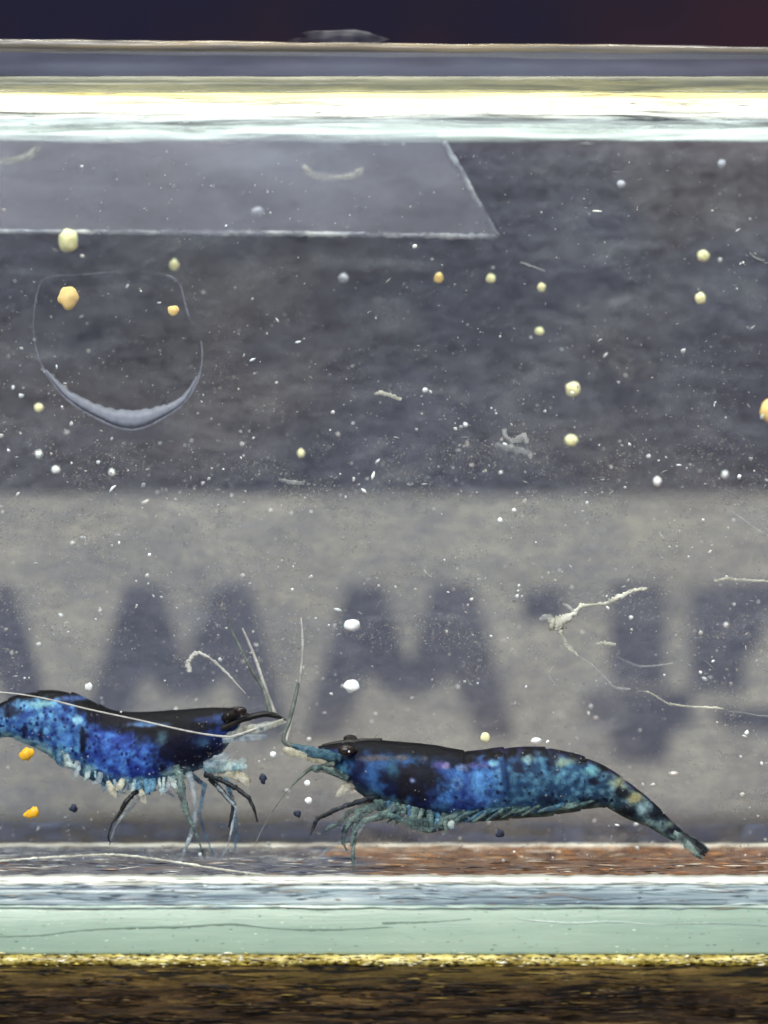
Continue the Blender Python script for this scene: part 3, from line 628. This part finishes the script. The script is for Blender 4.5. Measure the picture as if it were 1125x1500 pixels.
stL = [(352, 1040, 352, 1062, 9), (338, 1037, 338, 1086, 22), (312, 1036, 310, 1118, 34), (280, 1038, 275, 1134, 42), (240, 1041, 235, 1148, 48), (200, 1043, 196, 1156, 51), (165, 1040, 164, 1155, 51),
       (132, 1025, 140, 1146, 49), (98, 1013, 112, 1131, 47), (62, 1012, 80, 1112, 44), (28, 1018, 44, 1092, 40), (0, 1030, 8, 1080, 35), (-32, 1052, -20, 1094, 30), (-62, 1080, -44, 1116, 25), (-86, 1116, -66, 1142, 20), (-102, 1150, -84, 1170, 14), (-112, 1176, -98, 1190, 9)]
segL = [(1.5, 6.6, .008), (6.6, 7.8, .035), (7.8, 9.2, .035), (9.2, 10.6, .035), (10.6, 12.0, .04), (12.0, 14.0, .06), (14.0, 16.0, .06)]
build_body(stL, YL, col_left, segL, rootL)
tail_fan(rootL, (-104, 1178), (-126, 1232), YL, 8, (M['leg_dark'], M['leg_blue'], M['leg_blue']))
tube('rostrum', [(290, 1046, YL, 8), (330, 1044, YL, 7), (352, 1044, YL, 5), (366, 1048, YL, 2)], M['black'], rootL, 20, 8, 0.7)
st = tube('eye_stalk', [(330, 1052, YL-.9, 8), (344, 1046, YL-1.6, 7), (352, 1043, YL-1.8, 6)], M['black'], rootL, 10)
V, F = blob_geo(P(352, 1041, YL-1.9), 8.5*S, 1.2, .9, .72, 3, .02, 5); mesh('eye', V, F, M['eye'], st)
st = tube('eye_stalk', [(330, 1050, YL+.9, 8), (340, 1042, YL+1.7, 7)], M['black'], rootL, 10)
V, F = blob_geo(P(346, 1040, YL+1.9), 8*S, 1.2, .9, .72, 3, .02, 6); mesh('eye', V, F, M['eye'], st)
tube('antennule', [(318, 1070, YL-1, 5), (345, 1058, YL-1.3, 4.6), (368, 1050, YL-1.4, 5), (390, 1046, YL-1.4, 5), (408, 1050, YL-1.4, 3.2), (420, 1056, YL-1.4, 1.2)], M['black'], rootL, 30, 8, .8, .3)
tube('antennule', [(396, 1046, YL-1.3, 4), (392, 1030, YL-1.2, 3.4), (384, 1005, YL-1, 2.8), (370, 985, YL-.8, 2.4), (352, 950, YL-.5, 1.9), (338, 920, YL, 1.5), (334, 905, YL, .9)], M['antenna_dim'], rootL, 50)
tube('antennule', [(402, 1046, YL-.2, 4), (396, 1028, YL, 2.8), (386, 1000, YL, 2.4), (376, 970, YL+.2, 2.2), (364, 940, YL+.4, 1.8), (355, 920, YL+.5, 1)], M['antenna'], rootL, 50)
tube('antenna', [(415, 1054, YL-1.8, 1.55), (390, 1062, YL-2, 1.86), (350, 1076, YL-2.4, 1.98), (330, 1079, YL-2.7, 1.61), (280, 1072, YL-3, 1.43), (200, 1054, YL-3.2, 1.30), (130, 1039, YL-3.2, 1.24), (60, 1022, YL-3, 1.12), (0, 1014, YL-2.6, 0.99), (-70, 1012, YL-2, 0.74)], M['antenna'], rootL, 90)
leaf('antennal_scale', [(330, 1082, YL-1.8, 6), (356, 1072, YL-2, 8), (385, 1065, YL-2.1, 7), (408, 1059, YL-2.1, 4), (420, 1057, YL-2, 1.5)], M['face'], rootL, .35)
leaf('antennal_scale', [(326, 1084, YL-2, 5), (350, 1082, YL-2.2, 6), (375, 1080, YL-2.3, 5), (392, 1078, YL-2.3, 2)], M['leg_pale'], rootL, .4)
for pts, m in (([(300, 1128, YL-1.4, 8), (325, 1122, YL-2, 10), (345, 1122, YL-2.2, 10), (362, 1124, YL-2.2, 4)], 'pleo_pale'), ([(320, 1130, YL-1.6, 7), (342, 1134, YL-2.2, 8), (358, 1142, YL-2.4, 8), (364, 1152, YL-2.4, 3)], 'cream'), ([(300, 1122, YL-2.2, 6), (322, 1112, YL-2.5, 8), (336, 1106, YL-2.5, 5)], 'leg_pale'), ([(342, 1124, YL-2, 5), (352, 1120, YL-2.2, 6), (358, 1110, YL-2.3, 4)], 'pleo_pale')):
    leaf('mouthpart', pts, M[m], rootL, .5)
leg(rootL, [(300, 1134, YL-1.6, 6), (322, 1142, YL-2.2, 5), (345, 1154, YL-2.5, 4.6), (364, 1168, YL-2.7, 4.2), (372, 1184, YL-2.8, 3.2), (377, 1204, YL-2.8, 1.4)], M['leg_dark'])
leg(rootL, [(308, 1140, YL-1.2, 6), (326, 1160, YL-1.8, 5), (342, 1178, YL-2, 4.5), (340, 1196, YL-2, 4.2), (335, 1212, YL-2.1, 2)], M['leg_dark'])
leg(rootL, [(318, 1152, YL-2.4, 4), (342, 1178, YL-2.7, 3), (346, 1184, YL-2.7, 3), (340, 1210, YL-2.7, 2.4), (335, 1236, YL-2.8, 1.6), (322, 1262, YL-3, 1)], M['leg_pale'])
leg(rootL, [(258, 1122, YL-2.1, 7), (264, 1140, YL-2.7, 8), (266, 1160, YL-2.9, 8), (272, 1186, YL-2.9, 6), (280, 1206, YL-3, 4), (290, 1228, YL-3, 2.5), (300, 1258, YL-2.6, 1.4)], M['leg_teal'])
leg(rootL, [(276, 1132, YL-1.6, 7), (282, 1152, YL-2, 6), (286, 1180, YL-2.1, 5), (284, 1210, YL-2.1, 6), (276, 1232, YL-2.2, 4), (264, 1262, YL-2.2, 2)], M['leg_pale'])
leg(rootL, [(268, 1126, YL+.4, 7), (300, 1150, YL+1, 4), (292, 1190, YL+1.2, 3.5), (300, 1222, YL+1.4, 2.6), (312, 1250, YL+1.6, 1.4)], M['leg_blue'])
leg(rootL, [(330, 1140, YL+1.2, 5), (340, 1170, YL+1.8, 4), (344, 1200, YL+2, 5), (346, 1226, YL+2.2, 3), (344, 1248, YL+2.4, 1.4)], M['leg_blue'])
leg(rootL, [(216, 1150, YL-1.2, 6), (196, 1162, YL-1.8, 5), (184, 1176, YL-2, 5), (176, 1190, YL-2, 3.6), (164, 1206, YL-2.1, 2.4), (158, 1226, YL-2.1, 1.8), (162, 1236, YL-2.1, 1)], M['leg_dark'])
leg(rootL, [(220, 1152, YL-.6, 6), (206, 1166, YL-.8, 4.5), (192, 1182, YL-1, 4), (182, 1192, YL-1, 3), (168, 1212, YL-1, 2), (160, 1238, YL-1, 1.2)], M['leg_pale'])
sw = random.Random(5)
for i in range(34):
    x = 84+i*5.1+sw.uniform(-3, 3)
    yb = 1108+(x-84)*0.52 if x < 168 else 1152-(max(0, x-205))*0.10
    dx = sw.uniform(-15, 15); dy = sw.uniform(3, 19); w = sw.uniform(1.6, 6.0)
    m = sw.choice(['pleo_pale', 'pleo_pale', 'leg_blue', 'leg_pale', 'pleo_dark'])
    yy = YL-2.0+sw.uniform(-.35, .5)
    leaf('swimmeret', [(x, yb-10, yy+.3, w*.8), (x+dx*.3, yb+dy*.3, yy, w), (x+dx*.7, yb+dy*.7, yy-.05, w*.7), (x+dx*1.2, yb+dy, yy, w*.15)], M[m], rootL, .4, 8)
for x, y, dx, dy in ((158, 1150, 14, 20), (206, 1162, 8, 16), (180, 1146, -10, 12)):
    leaf('swimmeret', [(x, y-6, YL-2.3, 3), (x+dx*.4, y+dy*.4, YL-2.4, 6), (x+dx, y+dy, YL-2.4, 1.5)], M['cream'], rootL, .4)

# ------------------------------------------------------------------ threads, food and flecks
def thread(name, pts, mat, label, cat, n=40, jit=.6):
    o = tube(name, [(a, b, c, r*.8) for a, b, c, r in pts], mat, None, n*2, 7, .8, 1.1); tag(o, label, cat); return o
thr = empty('torn_thread', P(880, 960, 5)); tag(thr, 'white torn thread with a thick branching bend, drifting in front of the letters', 'thread')
tube('strand', [(948, 862, 5, 1.6), (934, 864, 5, 3), (922, 868, 5, 2.6), (900, 878, 5, 3.6), (888, 884, 5, 2.6), (866, 886, 5, 2.0), (852, 888, 5, 3.2), (842, 898, 5, 3.6), (826, 908, 5, 6.5), (812, 912, 5, 8.5), (802, 906, 5, 2)], M['thread'], thr, 90, 8, .7, 1.2)
tube('strand', [(814, 912, 5, 7), (820, 924, 5, 4.6), (826, 936, 5, 3.6), (831, 946, 5, 4), (840, 954, 5, 2.6), (847, 961, 5, 1.4)], M['thread'], thr, 60, 8, .7, 1.2)
tube('strand', [(808, 910, 5, 4), (800, 904, 5, 5), (790, 908, 5, 2)], M['thread_faint'], thr, 20, 8, .7, 1.2)
tube('strand', [(842, 898, 5, 2), (832, 888, 5, 2.4), (824, 884, 5, 1)], M['thread_faint'], thr, 20, 8, .7, 1.2)
thread('thread', [(848, 962, 5.5, .8), (862, 970, 5.5, 1.4), (880, 986, 5.5, 1.0), (893, 1000, 5.5, 1.6), (899, 1006, 5.5, 2.6), (912, 1009, 5.5, 2.8), (924, 1009, 5.5, 1)], M['thread_faint'], 'faint broken trail hanging below the torn thread', 'thread', 50)
thread('thread', [(934, 1012, 5.5, .8), (950, 1014, 5.5, 1.4), (964, 1022, 5.5, 1.6), (978, 1030, 5.5, 2.6), (1000, 1034, 5.5, 1.8), (1030, 1036, 5.5, 2.0), (1048, 1037, 5.5, 2.2), (1060, 1038, 5.5, .8)], M['thread'], 'pale bent thread to the right of the letter foot', 'thread', 50)
thread('thread', [(1066, 1042, 5.5, .7), (1090, 1044, 5.5, 1.6), (1112, 1048, 5.5, 1.2), (1150, 1050, 5.5, 1.4)], M['thread_faint'], 'faint thread running out at the lower right edge', 'thread', 40)
thread('thread', [(812, 975, 5.5, .8), (805, 985, 5.5, 1.3), (808, 996, 5.5, 1.0), (818, 1004, 5.5, .6)], M['thread_faint'], 'tiny faint curl left of the letter foot', 'thread', 30)
thread('thread', [(1046, 851, 5.5, 1.6), (1066, 847, 5.5, 2.6), (1084, 849, 5.5, 2.2), (1140, 852, 5.5, 1.4)], M['thread'], 'short pale thread along the top of the rightmost letter', 'thread')
thread('thread', [(905, 962, 7, 1.6), (925, 972, 7, 2.2), (945, 976, 7, 2.2), (985, 972, 7, 1.2)], M['thread_faint'], 'faint curved thread across the foot of the upright letter bar', 'thread')
thread('thread', [(278, 985, 6, 4), (276, 972, 6, 5), (283, 960, 6, 4.4), (294, 957, 6, 3), (312, 968, 6, 2.6), (332, 986, 6, 2.2), (345, 1000, 6, 1.2), (360, 1016, 6, .7)], M['antenna'], 'hooked white strand above the left shrimp', 'thread')
thread('thread', [(-30, 1264, 3.4, 2), (40, 1258, 3.4, 2), (110, 1254, 3.4, 2), (170, 1252, 3.4, 2.2), (240, 1260, 3.4, 2), (320, 1273, 3.4, 2), (390, 1282, 3.4, 1.6)], M['thread'], 'long pale thread lying along the floor under the left shrimp', 'thread', 70)
thread('thread', [(1070, 748, 4, 1), (1090, 762, 4, 1.4), (1112, 778, 4, 1.6), (1140, 792, 4, 1.2)], M['thread_faint'], 'faint slanting scratch-like thread near the right edge', 'thread')
thread('flake', [(548, 577, 5, 2), (560, 576, 5, 4), (575, 580, 5, 4), (588, 585, 5, 3)], M['thread'], 'small elongated pale flake in the middle of the dark water', 'flake', 20)
thread('flake', [(872, 943, 5, 2), (885, 942, 5, 3.2), (902, 944, 5, 2.6)], M['thread'], 'short white dash beside the upright letter bar', 'flake', 16)
thread('flake', [(762, 384, 5, 1.5), (780, 390, 5, 2), (798, 397, 5, 1.8)], M['thread_faint'], 'thin slanting grey fibre in the upper right water', 'fibre', 16)
thread('flake', [(1098, 370, 5, 1.2), (1108, 378, 5, 1.8), (1120, 382, 5, 1.4)], M['thread_faint'], 'tiny bent fibre near the upper right edge', 'fibre', 16)
cl = empty('silt_clump', P(758, 668, 6)); tag(cl, 'ragged grey clump of silt right of centre', 'silt clump')
tube('shred', [(724, 652, 6, 3), (740, 655, 6, 5), (758, 659, 6, 5), (775, 664, 6, 3.5), (778, 672, 6, 2.5)], M['thread_faint'], cl, 30, 8, .7, 1.0)
tube('shred', [(738, 628, 6, 4), (742, 640, 6, 3), (752, 646, 6, 4), (768, 640, 6, 5), (772, 650, 6, 3)], M['thread_faint'], cl, 30, 8, .7, 1.0)
tube('shred', [(408, 702, 8, 2), (425, 706, 8, 3.4), (446, 708, 8, 2.6)], M['thread_faint'], None, 16, 8, .7, 1.0); tag(bpy.context.scene.objects[-1] if False else COL.objects[-1], 'small grey shred just above the carton edge, left of centre', 'shred')
for pts, lab in (([(30, 1110, 6.5, 5), (36, 1106, 6.5, 9), (44, 1103, 6.5, 8), (50, 1103, 6.5, 3)], 'amber food crumb touching the belly of the left shrimp'), ([(34, 1194, 6, 2), (42, 1193, 6, 6), (51, 1189, 6, 8), (56, 1187, 6, 5)], 'amber wedge-shaped food crumb below the left shrimp')):
    o = tube('food_crumb', pts, M['food'], None, 12, 8, .8, .5); tag(o, lab, 'food crumb', 'amber food crumbs')
o = tube('flake', [(414, 1096, 6, 3), (425, 1101, 6, 6), (438, 1104, 6, 5), (450, 1106, 6, 2)], M['cream'], None, 14, 8, .6, .5); tag(o, 'cream flake under the feelers of the right shrimp', 'flake')
for x, y, r, lab in ((108, 1184, 6, 'dark fleck on the floor behind the left shrimp'), (732, 1221, 6, 'dark fleck under the belly of the right shrimp'), (385, 1141, 6, 'dark fleck in front of the left shrimp'), (436, 1192, 5, 'small dark fleck ahead of the right shrimp legs')):
    V, F = blob_geo(P(x, y, 6), r*S, 1, .7, 1.1, 2, .35, x); o = mesh('dark_fleck', V, F, M['mote_d']); tag(o, lab, 'fleck', 'dark flecks near the floor')
motes = [(100, 352, 15, 'y', 1.15, 'largest cream mote, a solid glint, touching the lower edge of the plastic sheet'), (100, 436, 15, 'o', 1.15, 'large golden mote, a solid glint, inside the upper left of the droplet'), (255, 388, 8.5, 'y', 1, 'cream mote, a solid glint, at the upper right rim of the droplet'), (254, 455, 8, 'o', 1, 'dim golden mote, a solid glint, inside the droplet at its right'),
 (1030, 375, 8.5, 'y', 1, 'upper cream mote of the speck-and-reflection pair near the right edge'), (1026, 437, 8.5, 'y', 1, 'lower cream mote of the speck-and-reflection pair near the right edge'), (839, 570, 10, 'y', 1.1, 'upper cream mote of the large speck-and-reflection pair right of centre'), (837, 645, 10, 'y', .9, 'lower cream mote of the large speck-and-reflection pair right of centre'),
 (793, 421, 6.5, 'y', 1, 'small cream mote below the thin slanting fibre'), (790, 485, 6, 'y', 1, 'small cream mote lower, under the one below the fibre'), (643, 407, 8, 'o', 1, 'orange mote below the end of the plastic sheet'), (719, 408, 7, 'y', 1, 'cream mote below the corner of the plastic sheet'),
 (503, 408, 7, 'g', 1, 'grey mote under the middle of the plastic sheet'), (441, 664, 6.5, 'y', 1, 'lone cream mote right of the droplet foot'), (516, 916, 11, 'w', .85, 'upper of two bright white motes on the third letter'), (515, 1005, 12, 'w', .8, 'lower of two bright white motes on the third letter'),
 (963, 705, 7, 'w', 1, 'white mote at the carton top edge on the right'), (1062, 695, 4.5, 'w', 1.2, 'tiny white mote at the carton top edge, far right'), (1126, 602, 14, 'o', 1.2, 'tan mote cut off by the right edge'), (711, 1080, 7.5, 'y', 1, 'cream mote hovering over the back of the right shrimp'), (786, 1085, 8, 'w', .6, 'flat white mote over the tail of the right shrimp'),
 (1057, 240, 6.5, 'g', 1, 'right of two faint grey motes under the water surface'), (377, 310, 8.5, 'g', .8, 'faint grey mote on the plastic sheet'), (57, 597, 6.5, 'y', 1, 'cream mote left of the droplet silt crescent'), (57, 665, 6, 'w', 1, 'white mote below the droplet at far left'), (82, 688, 6, 'w', .9, 'white mote below the droplet, near the carton edge'), (164, 692, 5, 'w', 1, 'small white mote straight below the droplet'),
 (130, 1006, 6, 'w', 1, 'white mote just above the back of the left shrimp'), (452, 1173, 5, 'w', 1, 'white mote in the gap before the right shrimp legs'), (400, 1105, 5, 'w', 1, 'white mote between the heads of both shrimps'), (910, 270, 6, 'g', 1, 'pale grey mote high on the right'), (450, 1147, 4.5, 'w', 1, 'white mote under the right shrimp feelers')]
for i, (x, y, r, k, sz, lab) in enumerate(motes):  # droplet motes are glints built solid; pairs are specks with their reflections
    Yd = 4.0+(i*7 % 5)*.9 if y > 720 else 20+(i*7 % 5)*1.2
    if i in (1, 3): Yd = 6
    V, F = blob_geo(P(x, y, Yd), r*S*(D+Yd)/D*.95, 1+.12*math.sin(i*2.3), .8, sz, 3, .12, i+3); o = mesh('mote', V, F, M['mote_'+k]); tag(o, lab, 'mote', 'motes drifting in the water')

# ------------------------------------------------------------------ uncountable fine specks in the water
bm = bmesh.new(); bmesh.ops.create_icosphere(bm, subdivisions=1, radius=1); IV = [v.co.copy() for v in bm.verts]; IF = [tuple(v.index for v in f.verts) for f in bm.faces]; bm.free()
rnd = random.Random(11)
OV = [Vector(v) for v in ((1, 0, 0), (-1, 0, 0), (0, 1, 0), (0, -1, 0), (0, 0, 1), (0, 0, -1))]
OF = [(0, 2, 4), (2, 1, 4), (1, 3, 4), (3, 0, 4), (2, 0, 5), (1, 2, 5), (3, 1, 5), (0, 3, 5)]
def speck_cloud(name, sets, label):
    V, F, C = [], [], []
    for n, ylo, yhi, rlo, rhi, pw, dlo, dhi, glo, ghi, elong, SV, SF, dens in sets:
        k = 0
        while k < n:
            x = rnd.uniform(-120, 1250); y = rnd.uniform(ylo, yhi)
            if rnd.random() > dens(x, y): continue
            k += 1
            r = (rlo+(rhi-rlo)*rnd.random()**pw)*S; c = P(x, y, rnd.uniform(dlo, dhi))
            if c.z < ZF+.3: continue
            if 1005 < y < 1250 and -40 < x < 1045 and c.y < 16.5 and rnd.random() < .85: continue
            a = rnd.uniform(-1.0, 1.0) if rnd.random() < .8 else rnd.uniform(-1.6, 1.6)
            el = 1+rnd.random()**7*elong; ca, sa = math.cos(a), math.sin(a); r /= el**.4
            b = len(V); g = rnd.uniform(glo, ghi); w_ = rnd.uniform(-.03, .05); cc = (g+w_, g, g-w_)
            bend = rnd.uniform(-.4, .4)*(el-1)
            for v_ in SV:
                q = v_*r*(1+rnd.uniform(-.4, .4)); u = q.x*el; q.z += bend*q.x*q.x/r*.4
                V.append(c+Vector((u*ca-q.z*sa, q.y, u*sa+q.z*ca))); C.append(cc)
            F += [tuple(b+j for j in f) for f in SF]
    o = mesh(name, V, F, M['speck'], None, cols=C); tag(o, label, 'specks', kind='stuff'); return o
def dens_a(x, y):
    n = noise.fractal(Vector((x*.008, y*.012, 2)), 1, 2, 4)
    base = .12+.6*smooth(420, 820, y)+.28*smooth(1000, 1230, y)
    return max(.02, min(1, base*(.8+3.4*n)))
def dens_b(x, y):
    return max(.03, min(1, .35+2.0*noise.fractal(Vector((x*.011, y*.02, 8)), 1, 2, 4)))*(.22+.78*smooth(420, 820, y))
speck_cloud('fine_specks', [
    (15000, 222, 1262, .4, 1.5, 2.0, 3, 25, .20, .5, 6, OV, OF, dens_b),
    (5000, 222, 1262, .4, 1.1, 2.0, 2.5, 12, .2, .55, 8, OV, OF, dens_b),
    (18000, 640, 1262, .7, 2.0, 1.6, 2.5, 14, .08, .36, 6, OV, OF, dens_b),
    (7000, 222, 760, .5, 1.6, 1.6, 2.5, 16, .03, .2, 6, OV, OF, dens_b),
    (1500, 222, 1262, .8, 2.4, 2.0, 3, 26, .3, .7, 8, OV, OF, dens_a),
    (420, 222, 1262, 1.5, 4.2, 2.2, 3, 26, .4, .85, 3, IV, IF, dens_a),
    (130, 222, 1262, 1.6, 4.4, 2.2, 3, 9, .6, .95, 2, IV, IF, dens_a),
    (260, 222, 1262, .9, 1.8, 1.5, 3, 20, .22, .4, 26, IV, IF, dens_a)], 'fine pale specks floating all through the water')

# ------------------------------------------------------------------ slivers: wood fibres, floor grain, sealant flecks
def slivers(name, parent, n, place, seed, label=None):
    """place(rng) -> centre (mm), half length, half height, half depth (mm), linear colour."""
    rg = random.Random(seed); V, F, C = [], [], []
    for _ in range(n):
        c, hl, hh, hd, col = place(rg)
        a = rg.gauss(0, .045); ca, sa = math.cos(a), math.sin(a); b = len(V); bend = rg.uniform(-.5, .5)*hh
        for v_ in OV:
            x, y, z = v_.x*hl*rg.uniform(.6, 1), v_.y*hd, v_.z*hh*rg.uniform(.5, 1.2)+bend*v_.x
            V.append(c+Vector((x*ca-z*sa, y, x*sa+z*ca))); C.append(col)
        F += [tuple(b+j for j in f) for f in OF]
    o = mesh(name, V, F, M['sliver'], parent, cols=C, smooth=False); o['kind'] = 'stuff'
    if label: o['label'] = label
    return o
t = NT('sliver_matter'); a = t.n('ShaderNodeVertexColor', layer_name='pigment'); t.surf(t.pr(a.outputs[0], 0.6, 0.2)); M['sliver'] = t.m
def pick(rg, cols): 
    c = lin(rg.choice(cols)); k = rg.uniform(.6, 1.3); return tuple(min(v*k, 1) for v in c)
import bisect
zs_ = [(-p[1], p[0]) for p in prof[17:]]
def stand_y(z):
    zz = -z; k = max(1, min(len(zs_)-1, bisect.bisect([q[0] for q in zs_], zz)))
    (a0, b0), (a1, b1) = zs_[k-1], zs_[k]; return b0+(b1-b0)*(zz-a0)/max(1e-6, a1-a0)
def place_wood(rg):
    while True:
        z = -0.12-6.0*rg.random()**1.1; x = rg.uniform(-34, 34)
        if rg.random() < .25+1.6*noise.fractal(Vector((x*.22, z*1.1, 3)), 1, 2, 3): break
    up = math.exp(z/1.1); r = rg.random()
    if r < up*.5: cols, hh = [(128, 108, 56), (150, 130, 70), (96, 78, 44)], rg.uniform(.012, .035)
    elif r < .45: cols, hh = [(86, 66, 42), (64, 46, 32), (104, 84, 58), (130, 110, 82)], rg.uniform(.01, .03)
    else: cols, hh = [(10, 7, 7), (14, 9, 9), (20, 13, 11)], rg.uniform(.02, .075)
    L = rg.uniform(.15, 1.1) if rg.random() < .85 else rg.uniform(1.2, 3.0)
    return Vector((x, stand_y(z)-.03+rg.uniform(-.03, .05), z)), L, hh, .05, pick(rg, cols)
wf = slivers('wood_fibres', table, 3800, place_wood, 41, 'loose fibres and cracks of the rough wood')
def place_foot(rg):
    x = rg.uniform(-34, 34); z = rg.gauss(.22, .16)
    return Vector((x, -.22+rg.uniform(-.06, .06), z)), rg.uniform(.04, .4), rg.uniform(.02, .06), .06, pick(rg, [(250, 240, 180), (214, 196, 96), (150, 130, 50), (70, 56, 22), (36, 26, 14), (255, 250, 220)])
slivers('foot_spill_slivers', tank, 1300, place_foot, 42)  # grain bits on the foot line, their yellows carrying lamp spill as colour
def place_floor(rg):
    x = rg.uniform(-36, 36); y = rg.uniform(2.4, 27.4); orange = rg.random() < smooth(-8, 2, x+rg.gauss(0, 2))*.92+.05
    cols = [(200, 146, 96), (156, 104, 66), (76, 54, 44), (220, 204, 186), (116, 80, 58), (54, 44, 44)] if orange else [(86, 90, 112), (120, 122, 132), (200, 196, 188), (64, 66, 84), (150, 150, 156)]
    return Vector((x, y, ZF+.06+rg.uniform(0, .05))), rg.uniform(.1, 1.3), rg.uniform(.01, .05), .12, pick(rg, cols)
slivers('floor_grain', tank, 1500, place_floor, 43)
def place_seam(rg):
    x = rg.uniform(-34, 34); py = rg.uniform(1287, 1331)
    cols = [(236, 240, 232), (250, 250, 246), (200, 206, 196)] if py < 1297 else [(178, 202, 206), (214, 226, 222), (104, 118, 132), (88, 98, 114), (150, 170, 178), (150, 140, 130)]
    return Vector((x, -.13+rg.uniform(-.02, .04), zpx(py))), rg.uniform(.15, 1.8), rg.uniform(.015, .05), .05, pick(rg, cols)
slivers('sealant_flecks', tank, 520, place_seam, 44)
def place_chip(rg):
    x = rg.uniform(-34, 34); py = rg.uniform(1332, 1400)
    return Vector((x, -.06, zpx(py))), rg.uniform(.03, .22), rg.uniform(.012, .035), .03, pick(rg, [(206, 226, 208), (140, 166, 148), (190, 212, 192), (96, 116, 104)])
slivers('edge_chips', tank, 420, place_chip, 45)
def place_foam(rg):
    x = rg.uniform(-44, 44); y = 3+24*rg.random()**1.3
    return Vector((x, y, ZW-.06+rg.uniform(-.1, .06))), rg.uniform(.1, 1.2), rg.uniform(.01, .05), .1, pick(rg, [(250, 248, 236), (236, 240, 238), (170, 178, 184), (206, 220, 218)])
o = slivers('surface_flecks', None, 260, place_foam, 46, 'pale flecks floating on the water surface'); o['category'] = 'flecks'
